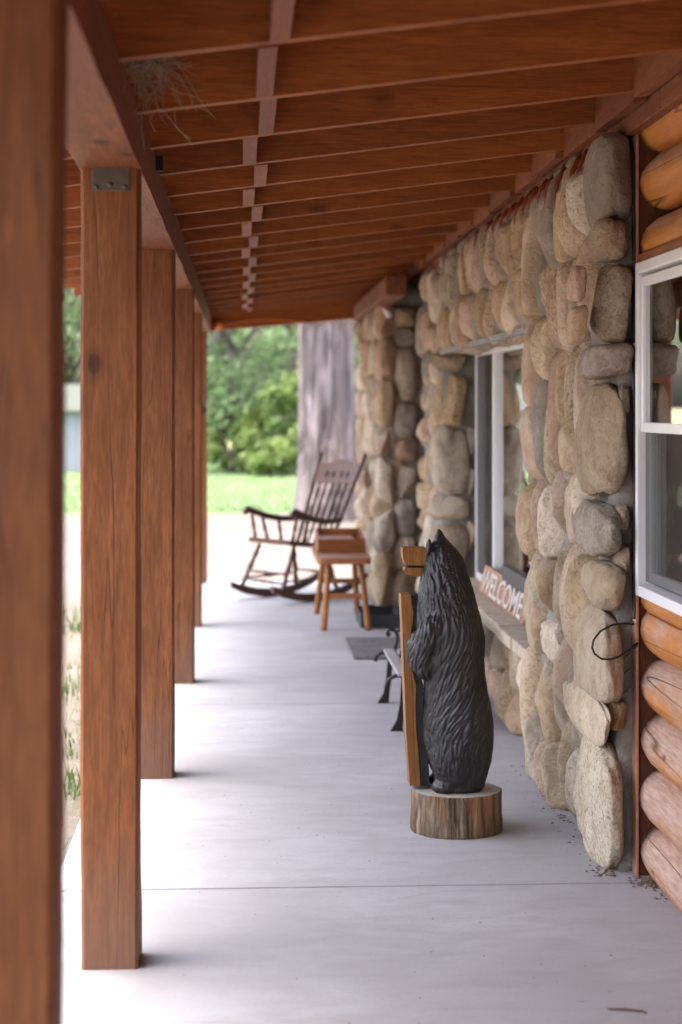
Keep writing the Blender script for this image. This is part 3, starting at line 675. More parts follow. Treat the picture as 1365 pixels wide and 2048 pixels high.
# ================================================================== BEAR
def make_bear():
    YB = 6.31
    T = onY(914, 1000, YB); sc = (onY(1000, 1000, YB).x-onY(900, 1000, YB).x)/100
    prof = [(1577, 864, 966), (1566, 866, 971), (1552, 868, 975), (1540, 866, 978), (1524, 860, 982), (1504, 851, 985), (1473, 845, 987.5), (1442, 844, 987), (1411, 846, 982), (1381, 848, 977), (1350, 847, 971), (1320, 842, 969.5), (1290, 836, 971), (1272, 834, 971.5), (1251, 832, 967), (1216, 834, 957.5), (1181, 837, 949), (1145, 842, 937), (1117, 850, 928), (1100, 853, 917), (1090, 857, 908), (1080, 865, 899), (1070, 868, 892), (1061, 871, 887), (1057, 874, 884)]
    m = MB(); q = 28; vs = []; fs = []
    for (py, l, r) in prof:
        p = onY((l+r)/2, py, YB); hx = (r-l)/2*sc
        t = (1577-py)/520.0; hy = hx*(1.05 if t < .75 else 1.05-.35*(t-.75)/.25)
        if t > .88: hy = min(hy, hx*.95)
        for k in range(q):
            a = 2*math.pi*k/q; cx, sy = math.cos(a), math.sin(a); e = .88
            vs.append((p.x+hx*math.copysign(abs(cx)**e, cx), YB+hy*math.copysign(abs(sy)**e, sy), p.z))
    n = len(prof)
    for i in range(n-1):
        for k in range(q): fs.append((i*q+k, i*q+(k+1) % q, (i+1)*q+(k+1) % q, (i+1)*q+k))
    fs += [tuple(range(q))[::-1], tuple((n-1)*q+k for k in range(q))]
    m.add(vs, fs)
    def blob(px, py, dy, hx, hy, hz, rot=None):
        c = onY(px, py, YB); bm = bmesh.new(); bmesh.ops.create_icosphere(bm, subdivisions=3, radius=1)
        Mx = rot or Matrix.Identity(3)
        vv = [Mx @ Vector((v.co.x*hx, v.co.y*hy, v.co.z*hz))+Vector((c.x, YB+dy, c.z)) for v in bm.verts]; bm.verts.index_update()
        m.add(vv, [tuple(v.index for v in f.verts) for f in bm.faces]); bm.free()
    ry = lambda a: Matrix.Rotation(R(a), 3, 'Y')
    blob(843, 1308, -.045, .056, .06, .088, ry(-14)); blob(843, 1308, .055, .05, .055, .08, ry(-14)); blob(865, 1315, 0, .06, .09, .09)      # forearms round the plank
    blob(858, 1262, -.075, .05, .05, .09, ry(25)); blob(858, 1262, .085, .05, .05, .09, ry(25))
    blob(856, 1093, -.03, .012, .02, .032, ry(6)); blob(857, 1086, -.028, .010, .012, .018)                # near cheek and ear tuft
    blob(884, 1566, -.06, .042, .045, .028); blob(884, 1566, .06, .042, .045, .028)                        # feet
    blob(872, 1562, -.065, .02, .02, .018); blob(870, 1568, -.045, .02, .018, .016)
    blob(878, 1066, 0, .012, .013, .02); blob(905, 1500, -.06, .085, .07, .13); blob(905, 1500, .06, .085, .07, .13)
    me = m.mesh('bear_raw'); o = bpy.data.objects.new('bear_raw', me); col.objects.link(o)
    md = o.modifiers.new('rm', 'REMESH'); md.mode = 'VOXEL'; md.voxel_size = .0042
    sm = o.modifiers.new('sm', 'SMOOTH'); sm.iterations = 6; sm.factor = .5
    dg = bpy.context.evaluated_depsgraph_get(); ev = o.evaluated_get(dg); bme = bpy.data.meshes.new_from_object(ev)
    bpy.data.objects.remove(o)
    nv = len(bme.vertices); co = np.empty(nv*3); bme.vertices.foreach_get('co', co); co = co.reshape(-1, 3)
    no = np.empty(nv*3); bme.vertices.foreach_get('normal', no); no = no.reshape(-1, 3)
    cx = onY(905, 1000, YB).x
    for i in range(nv):
        x, y, z = co[i]; th = math.atan2(y-YB, x-cx); rr = math.hypot(x-cx, y-YB)
        h = (z-.14)/.9
        # strands sweep down and towards the belly, curling round the arm
        s = th*.11+.075*math.sin(h*6.0+1.0)*math.cos(th*.5+.6)+.022*mnoise.noise((x*6, y*6, z*5))
        wv = mnoise.noise((x*9, y*9, z*7))*.010
        g = mnoise.noise(((s+wv)*135, z*15+3, rr*6)); g2 = mnoise.noise(((s-wv)*210, z*24, 9.1))
        d = (1-abs(g)*2.6); d = max(-.6, d); d2 = (1-abs(g2)*2.6)
        amp = .0066 if h > .06 else .003
        if h > .93: amp = .0022
        dd = -amp*max(0, d)**1.3-.0016*max(0, d2)+.004*mnoise.noise((x*11, y*11, z*6))
        co[i] += no[i]*dd
    bme.vertices.foreach_set('co', co.ravel()); bme.polygons.foreach_set('use_smooth', [True]*len(bme.polygons)); bme.update()
    return bme, YB
bme, YB = make_bear()
br = empty('bear_carving', (.70, 6.33, 0)); br.location = (0, 0, 0); tag(br, 'carved black bear standing upright on a log stump, nose up, hugging a plank', 'carving')
link('bear', bme, M['fur'], br)
# stump
c0 = onY(913, 1600, 6.31).x; m = MB(); q = 180; vs = []; fs = []; zs = [0, .004, .02, .04, .06, .08, .10, .118, .132, .139]
for i, z in enumerate(zs):
    for k in range(q):
        a = 2*math.pi*k/q; w = 1+.02*mnoise.noise((math.cos(a)*1.4, math.sin(a)*1.4, z*2+4))+.028*mnoise.noise((math.cos(a)*13, math.sin(a)*13, z*4))+.016*mnoise.noise((math.cos(a)*34, math.sin(a)*34, z*11))
        rad = .154*w*(1.02 if z < .05 else 1.0)*(.985 if i in (0, len(zs)-1) else 1)
        vs.append((c0+rad*math.cos(a), 6.31+rad*math.sin(a), z))
for i in range(len(zs)-1):
    for k in range(q): fs.append((i*q+k, i*q+(k+1) % q, (i+1)*q+(k+1) % q, (i+1)*q+k))
m.add(vs, fs); stp = m.build('stump', M['stump'], br)
m = MB(); n = len(zs); m.add([vs[(n-1)*q+k] for k in range(q)]+[(c0, 6.31, .1395)], [(k, (k+1) % q, q) for k in range(q)]); m.build('stump_top', M['stumptop'], stp)
# plank hugged by the bear: orange edge, charred bark side
def strip(rows, y0, y1, name, mat, parent):
    vs = []; fs = []
    for (py, l, r) in rows:
        for yy, px in ((y0, l), (y0, r), (y1, r), (y1, l)):
            p = onY(px, py, y0); vs.append((p.x, yy+.004*mnoise.noise((px*.1, py*.02, yy*9)), p.z))
    n = len(rows)
    for i in range(n-1):
        for k in range(4): fs.append((4*i+k, 4*i+(k+1) % 4, 4*i+4+(k+1) % 4, 4*i+4+k))
    fs += [(0, 1, 2, 3), (4*n-1, 4*n-2, 4*n-3, 4*n-4)]
    return MB().add(vs, fs).build(name, mat, parent)
prow = [(1190, 803, 822), (1205, 803, 824), (1225, 804, 827), (1245, 805, 826), (1270, 806, 822), (1300, 807, 822), (1330, 808, 823), (1355, 809, 828), (1372, 810, 833), (1400, 811, 832), (1430, 812, 832), (1460, 813, 833), (1490, 815, 836), (1520, 817, 838), (1545, 819, 840), (1572, 820, 841)]
pl = strip(prow, 6.30, 6.40, 'plank', M['plank'], br)
strip([(py, r+.3, r+15+(4 if py > 1480 else 0)) for (py, l, r) in prow], 6.303, 6.395, 'bark_strip', M['char'], pl)
bl = strip([(1096, 806, 852), (1104, 806, 853), (1116, 807, 853), (1124, 809, 852), (1131, 813, 850)], 6.30, 6.38, 'block', M['plank'], br)
strip([(1131.5, 818, 850), (1134, 815, 850), (1137, 819, 850)], 6.31, 6.37, 'notch', M['char'], bl)
strip([(1136, 812, 851), (1140, 809, 851), (1145, 811, 850), (1150, 816, 848), (1153, 822, 846)], 6.305, 6.375, 'block_lower', M['plank'], bl)

# ================================================================== SIGN + TROUGH on the sill
s0 = gp(958, 1181, .455); s1 = gp(1041, 1249, .455); LS = (s0-s1).length
sg = empty('sign_board', (0, 0, 0)); tag(sg, 'orange wooden sign with raised white letters leaning on the window sill', 'sign')
sx = (s0.x+s1.x)/2+.005; sy = (s0.y+s1.y)/2; HS = .145
tl = Matrix.Rotation(R(14), 3, 'Y')
bd = MB(); bd.box(Vector((sx, sy, .4545))+tl @ Vector((.012, 0, HS/2)), (.022, LS, HS), tl, .004); bd.build('board', M['signw'], sg)
cu = bpy.data.curves.new('letters', 'FONT'); cu.body = 'WELCOME'; cu.extrude = .004; cu.align_x = 'CENTER'; cu.size = .135; cu.space_character = 1.0; cu.resolution_u = 3; cu.offset = .0015
to = bpy.data.objects.new('t', cu); col.objects.link(to)
tme = bpy.data.meshes.new_from_object(to.evaluated_get(bpy.context.evaluated_depsgraph_get())); bpy.data.objects.remove(to)
tme.materials.clear(); xs = [v.co.x for v in tme.vertices]; wd = max(xs)-min(xs); zt = max(v.co.y for v in tme.vertices); mid = (max(xs)+min(xs))/2
B = Vector((sx, sy, .4545))
for v in tme.vertices:
    t = (v.co.x-mid)/wd*LS*.9; h = v.co.y/zt*HS*.80+HS*.10; v.co = B+tl @ Vector((-.002-v.co.z, -t, h))
M['letter'] = simple('faded_white_paint', (.60, .54, .49), .7, var=.15, scale=90)
link('lettering', tme, M['letter'], sg)
tr = MB(); tr.bb((1.306, 7.55, .455), (1.345, 9.25, .655), .006); o = tr.build('trough', M['blackp']); tag(o, 'long narrow black trough on the sill behind the lettered sign', 'trough')

# ================================================================== SMALL IRON BENCH
ib = empty('park_bench', (.83, 8.62, 0)); ib.location = (0, 0, 0); tag(ib, 'small black iron bench with grey slats partly behind the bear', 'bench')
for yy in (8.24, 9.02):
    for (fx, s) in ((.665, -1), (.985, 1)):
        m = MB(); top = (fx+.055*(-s), yy, .235)
        poly = [(.660, 0), (.716, 0), (.718, .04), (.728, .12), (.738, .245), (.712, .245), (.703, .12), (.69, .05)]
        if s > 0: poly = [(1.70-x, z) for x, z in poly]
        m.prism(poly, 1, yy-.012, yy+.012).build('leg', M['iron'], ib)
    rail = [(.650, yy, .205), (.656, yy, .232), (.685, yy, .246), (.75, yy, .243), (.85, yy, .236), (.985, yy, .235)]
    MB().tube(rail, [.011, .009, .009, .009, .009, .01], 8).build('seat_rail', M['iron'], ib)
    arm = [(.722, yy, .33), (.708, yy, .338), (.712, yy, .356), (.728, yy, .36), (.748, yy, .352), (.758, yy, .33), (.758, yy, .305), (.75, yy, .28), (.748, yy, .25)]
    MB().tube(arm, [.012, .011, .010, .010, .009, .009, .009, .009, .009], 8).build('armrest', M['iron'], ib)
    MB().tube([(.745, yy, .355), (.88, yy, .36), (.99, yy, .37)], .009, 8).build('arm_rail', M['iron'], ib)
    MB().tube([(.985, yy, .23), (1.0, yy, .37), (1.03, yy, .5)], .011, 8).build('back_support', M['iron'], ib)
for k in range(5): MB().bb((.692+k*.06, 8.21, .246), (.692+k*.06+.05, 9.05, .262), .003).build('seat_slat', M['slate'], ib)
for k in range(3): MB().box((.99+k*.014, 8.63, .34+k*.06), (.014, .84, .048), Matrix.Rotation(R(13), 3, 'Y'), .003).build('back_slat', M['slate'], ib)
# ================================================================== DOORMAT, TRAY
m = MB(); m.box((.875, 11.02, .008), (.475, .92, .014), None, .004); o = m.build('doormat', M['mat']); tag(o, 'worn dark grey rubber doormat lying flat before the recessed door', 'doormat')
o = empty('boot_tray', (0, 0, 0)); tag(o, 'low black rubber tray on the floor against the stone pier', 'tray')
m = MB(); x0, x1, y0, y1 = .775, 1.04, 12.06, 12.62; m.bb((x0, y0, .002), (x1, y1, .014)); m.bb((x0, y0, .014), (x1, y0+.012, .088), .003); m.bb((x0, y1-.012, .014), (x1, y1, .088), .003); m.bb((x0, y0+.012, .014), (x0+.012, y1-.012, .087)); m.bb((x1-.012, y0+.012, .014), (x1, y1-.012, .087)); m.build('tray', M['tray'], o)
MB().tube([(.86, 12.5, .09), (.87, 12.5, .102), (.89, 12.5, .09)], .012, 8).build('handle', M['tray'], o)

# ================================================================== LONG PINE BENCH + CRATE
pb = empty('plank_bench', (.66, 12.4, 0)); pb.location = (0, 0, 0); tag(pb, 'low honey pine bench with splayed legs standing before the rocking chair', 'bench')
def turned(p0, p1, r, bul=(), seg=10, n=14):
    p0 = Vector(p0); p1 = Vector(p1); pts = []; rad = []
    for i in range(n+1):
        t = i/n; pts.append(p0.lerp(p1, t)); k = r
        for (c, w, a) in bul: k *= 1+a*math.exp(-((t-c)/w)**2)
        rad.append(k)
    return MB().tube(pts, rad, seg)
bz = .466
m = MB(); poly = []
xa, xb, ya, yb_ = .487, .838, 11.97, 13.10
for (cx, cy, a0) in ((xb-.04, yb_-.04, 0), (xa+.04, yb_-.04, 90), (xa+.04, ya+.04, 180), (xb-.04, ya+.04, 270)):
    for k in range(6): a = R(a0+k*18); poly.append((cx+.04*math.cos(a), cy+.04*math.sin(a)))
m.prism(poly, 2, bz-.04, bz).build('seat', M['pine_y'], pb)
legs = {}
for (tx, ty, fx, fy) in ((.565, 12.10, .527, 11.955), (.775, 12.10, .817, 11.955), (.565, 12.82, .52, 12.93), (.775, 12.82, .805, 12.93)):
    turned((tx, ty, bz-.035), (fx, fy, 0), .0195, ((.75, .3, .1),), 12).build('leg', M['pine'], pb)
MB().box((.672, 12.03, .215), (.25, .022, .036), None, .004).build('stretcher', M['pine_y'], pb); MB().box((.665, 12.865, .235), (.235, .022, .036), None, .004).build('stretcher', M['pine_y'], pb)
ck = empty('wooden_crate', (.67, 12.8, bz)); ck.location = (0, 0, 0); tag(ck, 'shallow red brown open wooden crate sitting on the pine bench', 'crate')
cx0, cx1, cy0, cy1 = .512, .836, 12.52, 13.06
MB().bb((cx0, cy0, bz+.001), (cx1, cy0+.016, bz+.085), .003).build('front_board', M['crate'], ck); MB().bb((cx0, cy1-.016, bz+.001), (cx1, cy1, bz+.125), .003).build('back_board', M['crate'], ck)
for x in (cx0, cx1-.016):
    m = MB(); m.prism([(cy0+.017, bz+.001), (cy1-.017, bz+.001), (cy1-.017, bz+.122), (cy0+.017, bz+.083)], 0, x, x+.016); m.build('side_board', M['crate'], ck)
MB().bb((cx0+.018, cy0+.018, bz+.066), (cx1-.07, cy1-.018, bz+.08)).build('inner_board', M['pine_y'], ck)

# ================================================================== ROCKING CHAIR
rc = empty('rocking_chair', (.385, 13.95, 0), R(127.7)); tag(rc, 'dark wooden rocking chair with turned spindles and pierced crest rail', 'chair')
rb = lambda y: .030+y*y/(2*.95)
for s in (-1, 1):
    pts = [(s*(.245+.0*y), y, rb(y)) for y in [(-.52+.92*i/18) for i in range(19)]]
    m = MB(); vs = []; fs = []
    for i, p in enumerate(pts):
        w = .018; h = .030*(1 if 1 < i < 17 else .75)
        vs += [(p[0]-w, p[1], p[2]-h), (p[0]+w, p[1], p[2]-h), (p[0]+w, p[1], p[2]+h), (p[0]-w, p[1], p[2]+h)]
    for i in range(18):
        for k in range(4): fs.append((4*i+k, 4*i+(k+1) % 4, 4*i+4+(k+1) % 4, 4*i+4+k))
    fs += [(0, 1, 2, 3), (75, 74, 73, 72)]; m.add(vs, fs).build('runner', M['chair'], rc)
    B3 = ((.2, .05, .45), (.5, .08, .5), (.8, .05, .45))
    turned((s*.245, .31, rb(.31)), (s*.205, .16, .41), .0155, B3).build('leg', M['chair'], rc)
    turned((s*.245, -.23, rb(-.23)), (s*.18, -.15, .385), .0155, B3).build('leg', M['chair'], rc)
    turned((s*.24, .29, .16), (s*.232, -.21, .17), .008, ((.5, .1, .6),)).build('stretcher', M['chair'], rc)
    # back post
    turned((s*.19, -.19, .39), (s*.262, -.50, 1.09), .015, ((.12, .03, .4), (.3, .03, .4), (.62, .03, .35), (.97, .02, .35))).build('back_post', M['chair'], rc)
    ap = [(s*.215, -.295, .60), (s*.235, -.2, .588), (s*.255, -.08, .592), (s*.272, .06, .62), (s*.28, .16, .655), (s*.282, .215, .672), (s*.282, .24, .655), (s*.282, .232, .635)]
    MB().tube(ap, [.018, .021, .024, .025, .025, .029, .026, .016], 10).build('armrest', M['chair'], rc)
    for (ya_, ta, yb2, tb) in ((.19, .43, .185, .645), (.07, .42, .085, .612), (-.06, .41, -.06, .588)):
        turned((s*.215, ya_, ta-.005), (s*.272 if yb2 > 0 else s*.252, yb2, tb), .0105, ((.25, .06, .7), (.6, .12, .6), (.85, .04, .5))).build('arm_spindle', M['chair'], rc)
# seat
m = MB(); sp = [(-.245, .235), (.245, .235), (.255, .16), (.205, -.225), (-.205, -.225), (-.255, .16)]
zf = lambda y: .418+.13*(y)
vs = [(x, y, zf(y)-.021) for x, y in sp]+[(x, y, zf(y)+.016) for x, y in sp]
m.add(vs, [tuple(range(6))[::-1], tuple(range(6, 12))]+[(i, (i+1) % 6, (i+1) % 6+6, i+6) for i in range(6)]).build('seat', M['chair'], rc)
for z, y in ((.215, .268), (.15, .29)): turned((-.238, y, z), (.238, y, z), .009, ((.3, .05, .5), (.5, .08, .7), (.7, .05, .5))).build('stretcher', M['chair'], rc)
turned((-.225, -.2, .2), (.225, -.2, .2), .008, ((.5, .1, .5),)).build('stretcher', M['chair'], rc)
bp = lambda t: (-.19-.31*t, .39+.70*t, .19+.072*t)       # y, z, half width along the back
y0, z0, w0 = bp(.665)
for k in range(5):
    x0 = (k-2)*.068; x1 = (k-2)*.078
    turned((x0, -.195, .40), (x1, y0, z0+.01), .0085, ((.2, .05, .8), (.5, .16, .9), (.82, .05, .8)), 8).build('back_spindle', M['chair'], rc)
# crest: lower rail, upper shaped rail, bridges leave four holes
def crest(tl_, th_, wl, name, wavy=0, x0=None, x1=None):
    n = 24; vs = []; fs = []
    ya_, za, wa = bp(tl_); yb2, zb, wb = bp(th_); xa_ = -wa if x0 is None else x0; xb2 = wa if x1 is None else x1
    for i in range(n+1):
        t = i/n; x = xa_+(xb2-xa_)*t; bow = -.02*(1-(2*t-1)**2) if x0 is None else -.02*(1-(x/wa)**2)
        e = wavy*(math.cos((t-.5)*2*math.pi*1.5)*.5+.5)*(1-abs(2*t-1)**4) if wavy else 0
        for (yy, zz) in ((ya_+.009, za), (yb2+.009-e*.4, zb+e), (yb2-.009-e*.4, zb+e), (ya_-.009, za)): vs.append((x, yy+bow, zz))
    for i in range(n):
        for k in range(4): fs.append((4*i+k, 4*i+(k+1) % 4, 4*i+4+(k+1) % 4, 4*i+4+k))
    fs += [(0, 1, 2, 3), (4*n+3, 4*n+2, 4*n+1, 4*n)]
    return MB().add(vs, fs).build(name, M['crestw'], rc)
M['crestw'] = wood('crest_wood', (.26, .12, .07), (.17, .075, .04), 0, rough=.4, knots=0, cracks=0, bump=.1)
for k in range(4):
    x = (-.12, -.047, .047, .12)[k]; ya_, za, wa = bp(.765); bow = -.02*(1-(x/wa)**2)
    turned((x, ya_+.013+bow, za-.024), (x, ya_-.013+bow+.002, za+.024), .0105, ((.5, .3, .35),), 8).build('bead', M['iron'], rc)
crest(.665, .735, 0, 'crest_rail'); crest(.795, .885, 0, 'crest_rail', .035)
for k in range(5): crest(.733, .797, 0, 'crest_bridge', 0, *[(-.235, -.135), (-.105, -.062), (-.032, .032), (.062, .105), (.135, .235)][k])

# ================================================================== BIRD NEST
nestc = onY(276, 78, 4.33)
ne = empty('bird_nest', (0, 0, 0)); tag(ne, 'straggly straw bird nest tucked under the rafters at the beam', 'nest')
bm = bmesh.new(); bmesh.ops.create_icosphere(bm, subdivisions=4, radius=1)
for v in bm.verts:
    d = v.co.normalized(); k = 1+.3*mnoise.noise(d*2)+.2*mnoise.noise(d*7); v.co = Vector((d.x*.055, d.y*.24, d.z*.055))*k+nestc
me = bpy.data.meshes.new('cup'); bm.to_mesh(me); bm.free(); link('cup', me, M['nest'], ne)
m = MB(); rn = random.Random(5)
def straw(a, d, L, n=5, wob=.5, r=.0011):
    pts = [a]; d = d.normalized()
    for k in range(n):
        d = (d+Vector((rn.gauss(0, wob), rn.gauss(0, wob), rn.gauss(-.06, wob*.6)))).normalized(); pts.append(pts[-1]+d*L/n)
    m.tube(pts, [r]*n+[r*.6], 4, False)
for i in range(330):
    a = nestc+Vector((rn.gauss(.01, .035), rn.uniform(-.3, .36), rn.gauss(-.005, .035)))
    straw(a, Vector((rn.gauss(.2, .8), rn.gauss(0, 1), rn.gauss(-.15, .5))), rn.uniform(.05, .13), wob=.45)
for i in range(26):
    a = nestc+Vector((rn.gauss(.03, .03), rn.uniform(-.15, .36), -.03)); straw(a, Vector((rn.gauss(.5, .5), rn.gauss(.2, .5), -1)), rn.uniform(.10, .22), 6, .3, .0009)
m.build('straw', M['straw'], ne)
for (p) in [[(265, 150), (285, 200), (283, 260), (290, 300)], [(300, 140), (345, 190), (352, 250), (385, 290)], [(270, 120), (330, 130), (372, 152)], [(290, 215), (330, 225), (360, 262), (382, 277)], [(318, 205), (300, 240), (310, 262)], [(262, 95), (305, 70), (360, 85)]]:
    pts = [onY(a*1.0, b, 4.68) for a, b in p]; MB().tube(pts, [.0016]*len(pts), 5).build('strand', M['straw'], ne)

# ================================================================== cord with orange plug on the end header
m = MB(); pts = []
for i in range(25):
    t = i/24; p = onY(440+290*t, 652-14*t-8*math.sin(t*5.5), 15.28); pts.append((p.x, 15.285, p.z))
m.tube(pts, .0035, 6); o = m.build('extension_cord', M['cordc'] if 'cordc' in M else M['orange']); tag(o, 'orange cord strung along the end header above the rocking chair', 'cord')
p = onY(437, 651, 15.27); MB().tube([p+Vector((-.03, 0, -.02)), p+Vector((0, 0, .0)), p+Vector((.03, 0, .02))], [.02, .034, .022], 10).build('plug', M['orange'], o)

# ================================================================== TWIG + GRIT at the wall foot
q0 = gp(1215, 2021); q1 = gp(1288, 2026); m = MB(); m.tube([q0+Vector((0, 0, .003)), q0.lerp(q1, .5)+Vector((0, .004, .004)), q1+Vector((0, 0, .003)), q1+Vector((.004, -.012, .003))], [.002, .003, .0026, .002], 6)
tag(m.build('twig', M['stump']), 'short brown twig lying on the bare concrete', 'twig')
m = MB(); rn = random.Random(11)
def chip(x, y, s):
    d = Vector((rn.uniform(-1, 1), rn.uniform(-1, 1), 0)).normalized()*s; e = Vector((-d.y, d.x, 0))*rn.uniform(.3, .7); c = Vector((x, y, s*.25))
    m.add([c-d, c+e, c+d, c-e, c+Vector((0, 0, s*.35))], [(0, 1, 4), (1, 2, 4), (2, 3, 4), (3, 0, 4), (3, 2, 1, 0)])
for i in range(260):
    y = rn.uniform(5.3, 7.4) if i % 3 == 0 else rn.gauss(5.60, .07); lim = 1.235 if y < 5.65 else 1.13; chip(lim-abs(rn.gauss(0, .035))+.02, y, rn.uniform(.003, .010))
for i in range(260): chip(rn.uniform(-.2, 1.1), rn.uniform(4.2, 13), rn.uniform(.0015, .0045))
tag(m.build('floor_litter', M['stump']), 'brown crumbs of bark and dead leaves along the wall foot', 'litter', kind='stuff')

# ================================================================== WEEDS beside the slab
m = MB(); rn = random.Random(13)
def blade(x, y, h, w, z=GZ+.005):
    a = rn.uniform(0, 2*math.pi); d = Vector((math.cos(a), math.sin(a), 0)); e = Vector((-d.y, d.x, 0))*w; b = Vector((x, y, z)); l = rn.uniform(.2, .9)*h
    m.add([b-e, b+e, b+d*l*.4+Vector((0, 0, h*.6))+e*.7, b+d*l*.4+Vector((0, 0, h*.6))-e*.7, b+d*l+Vector((0, 0, h))], [(0, 1, 2, 3), (3, 2, 4)])
for c in range(150):
    y = 3+rn.random()**1.2*11; x = -.62-abs(rn.gauss(0, .7)); n = rn.randint(14, 40); rr = rn.uniform(.04, .14); hh = rn.uniform(.03, .10)
    for k in range(n): blade(x+rn.gauss(0, rr), y+rn.gauss(0, rr), hh*rn.uniform(.5, 1.3), rn.uniform(.002, .007))
tag(m.build('weeds', M['weed']), 'patchy short grass and weeds growing by the slab edge', 'weeds', kind='stuff')
m = MB()
for c in range(16000):
    y = 27.5+rn.random()**1.6*20; x = rn.uniform(-9, 7); blade(x, y, rn.uniform(.03, .07), .012, GZ+.008)
tag(m.build('lawn_grass', M['blade']), 'short mown blades covering the sunlit lawn', 'grass', kind='stuff')

# ================================================================== BIG PINE TRUNK
base = gp(658, 1040, GZ)
pt = empty('pine_tree', base); tag(pt, 'massive old pine with furrowed bark just past the porch end', 'tree')
m = MB(); q = 96; zs = [i*.14 for i in range(80)]; vs = []; fs = []; dist = base.y; rad0 = 59/FPX*dist
for i, z in enumerate(zs):
    f = 1+.28*math.exp(-z/.5); cxx = -.012*z; rr = rad0*f*(1-.022*z)
    for k in range(q):
        a = 2*math.pi*k/q; pl_ = abs(mnoise.noise((math.cos(a)*4.2+3, math.sin(a)*4.2, z*.75+mnoise.noise((a, z, 1))*.5))); rg = max(0, 1-pl_*5.5)
        w = 1-.15*rg+.03*mnoise.noise((math.cos(a)*2, math.sin(a)*2, z*.5))+.012*mnoise.noise((math.cos(a)*16, math.sin(a)*16, z*7))
        vs.append((cxx+rr*w*math.cos(a), rr*w*math.sin(a), z))
for i in range(len(zs)-1):
    for k in range(q): fs.append((i*q+k, i*q+(k+1) % q, (i+1)*q+(k+1) % q, (i+1)*q+k))
m.add(vs, fs); m.build('trunk', M['trunk'], pt)
m = MB(); rn = random.Random(17)
for i in range(7000):
    z = 8+rn.random()*5; a = rn.uniform(0, 6.283); r_ = rn.uniform(.6, 3.4)*(1-(z-8)/8); c = Vector((r_*math.cos(a), r_*math.sin(a), z+rn.gauss(0, .2))); d = Vector((rn.gauss(0, 1), rn.gauss(0, 1), rn.gauss(0, .6))).normalized()*.14; e = d.cross(Vector((0, 0, 1))).normalized()*.02
    m.add([c-e, c+e, c+d], [(0, 1, 2)])
m.build('crown', M['leaf'], pt)

# ================================================================== BACKGROUND TREES
def tree(name, x, y, h, rad, trunk_h, nleaf, mat, label, seed, leaf=.13, lowfrac=.12, group=None):
    r = random.Random(seed); t = empty(name, (x, y, GZ)); tag(t, label, 'tree' if h > 2.2 else 'bush', group)
    m = MB(); tr_ = .035*h/2+.03
    pts = [(0, 0, -.05)]; n = 6
    for i in range(1, n+1): pts.append((r.gauss(0, .05)*i, r.gauss(0, .05)*i, h*.8*i/n))
    m.tube(pts, [tr_*(1-.85*i/n) for i in range(n+1)], 8)
    cl = []
    for k in range(int(16+h*3)):
        z = h*(lowfrac+(1-lowfrac)*r.random()**.9); f = (z/h-lowfrac)/(1-lowfrac); w = rad*math.sin(math.pi*min(.98, max(.1, f*.8+.17)))
        a = r.uniform(0, 6.283); d = w*math.sqrt(r.random()); c = Vector((d*math.cos(a), d*math.sin(a), z)); cl.append((c, r.uniform(.28, .62)*rad*.55))
        b = Vector((0, 0, max(.1*h, z-.25*h))); m.tube([b, b.lerp(c, .5)+Vector((0, 0, .1)), c], [tr_*.35, tr_*.22, .008], 5)
    m.build('trunk', M['twigbark'], t)
    per = nleaf//len(cl); V = []; Fc = []
    for (c, s) in cl:
        for k in range(per):
            g = Vector((r.gauss(0, 1), r.gauss(0, 1), r.gauss(0, .75))); p = c+g*s*.55
            n_ = Vector((r.gauss(0, 1), r.gauss(0, 1), r.gauss(.5, 1))).normalized(); u_ = n_.orthogonal().normalized(); v_ = n_.cross(u_); L = leaf*r.uniform(.6, 1.3)
            i = len(V); V += [p-u_*L*.5, p+v_*L*.28, p+u_*L*.5, p-v_*L*.28]; Fc.append((i, i+1, i+2, i+3))
    MB().add(V, Fc).build('crown', mat, t); return t
G1 = 'leafy trees beyond the lawn'
def at(px, Y): return onY(px, 900, Y).x
tree('leafy_tree', at(470, 44), 44, 7.5, 2.3, 1, 9000, M['leaf'], 'full leafy tree with low dark trunk at the lawn edge, left of the pine', 1, .17, .16, G1)
tree('leafy_tree', at(575, 47), 47, 8.5, 2.4, 1, 9000, M['leaf'], 'leafy tree whose crown reaches behind the big pine trunk', 2, .17, .12, G1)
tree('leafy_tree', at(330, 52), 52, 9.0, 2.8, 1, 9000, M['leaf'], 'tall leafy tree hidden mostly behind the porch posts', 3, .18, .22, G1)
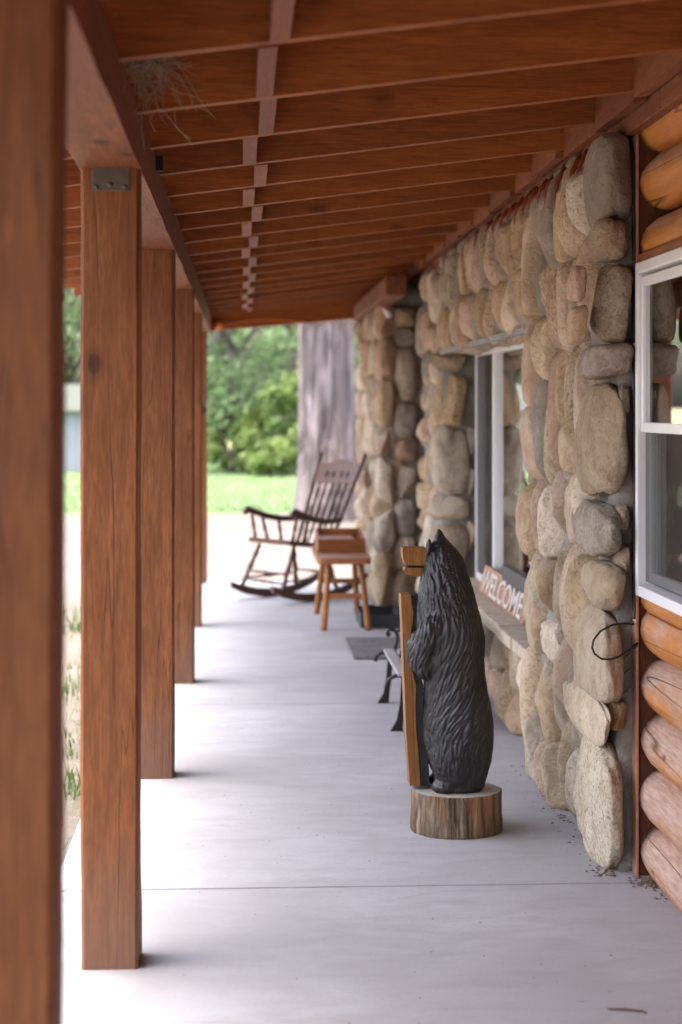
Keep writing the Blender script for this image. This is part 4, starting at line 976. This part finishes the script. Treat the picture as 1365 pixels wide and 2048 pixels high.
tree('leafy_tree', at(120, 56), 56, 9.5, 3.0, 1, 9000, M['leaf'], 'leafy tree standing over the pale shed', 4, .18, .25, G1)
tree('leafy_tree', at(-60, 50), 50, 8.0, 2.8, 1, 7000, M['leaf'], 'leafy tree farther along beyond the pale shed', 5, .18, .2, G1)
tree('leafy_tree', at(760, 50), 50, 8.5, 3.0, 1, 7000, M['leaf'], 'leafy tree behind the stone pier end of the lodge', 6, .18, .1, G1)
for k, (px, Y) in enumerate(((440, 60), (520, 63), (600, 60), (670, 62), (250, 64), (30, 66))):
    tree('far_tree', at(px, Y), Y, 10.5, 3.4, 1, 5000, M['leaf'], ['far row tree right behind the full leafy tree', 'far row tree showing between the two nearest leafy trees', 'far row tree behind the tree that touches the pine trunk', 'far row tree hidden behind the big pine trunk', 'far row tree between the tall tree and the shed tree', 'far row tree behind the pale shed'][k], 70+k, .26, .03, 'far row of trees')
for k, (px, Y, h, rd) in enumerate(((545, 41.5, 1.9, .8), (500, 43, 1.5, .7), (600, 42, 2.1, .9), (640, 44, 2.0, .9), (455, 46, 1.3, .8))):
    tree('bush', at(px, Y), Y, h, rd, .2, 2200, M['leaf2'], ['yellow green bush between the lawn and the leafy trees', 'small yellow green bush under the full leafy tree', 'bright bush beside the big pine trunk', 'bright bush behind the big pine trunk', 'low bush in the gap next to the corner post'][k], 40+k, .14, .05, 'bushes along the lawn edge')
# pale low shed
sh = empty('shed', (0, 0, 0)); tag(sh, 'low pale grey shed across the lawn, seen between porch posts', 'shed')
xs0, xs1 = at(60, 44.5), at(215, 44.5)
for i in range(10):
    a = xs0+(xs1-xs0)*i/10; MB().bb((a+.006, 44.5, GZ), (a+(xs1-xs0)/10-.006, 44.53, 1.35)).build('siding_board', M['pale'], sh)
MB().bb((xs0, 44.535, GZ), (xs1, 46.8, 1.35)).build('body', M['pale'], sh)
MB().prism([(44.3, 1.352), (47.0, 1.352), (45.65, 2.0)], 0, xs0-.15, xs1+.15).build('roof', M['shingle'], sh)
print('stones', nst[0])
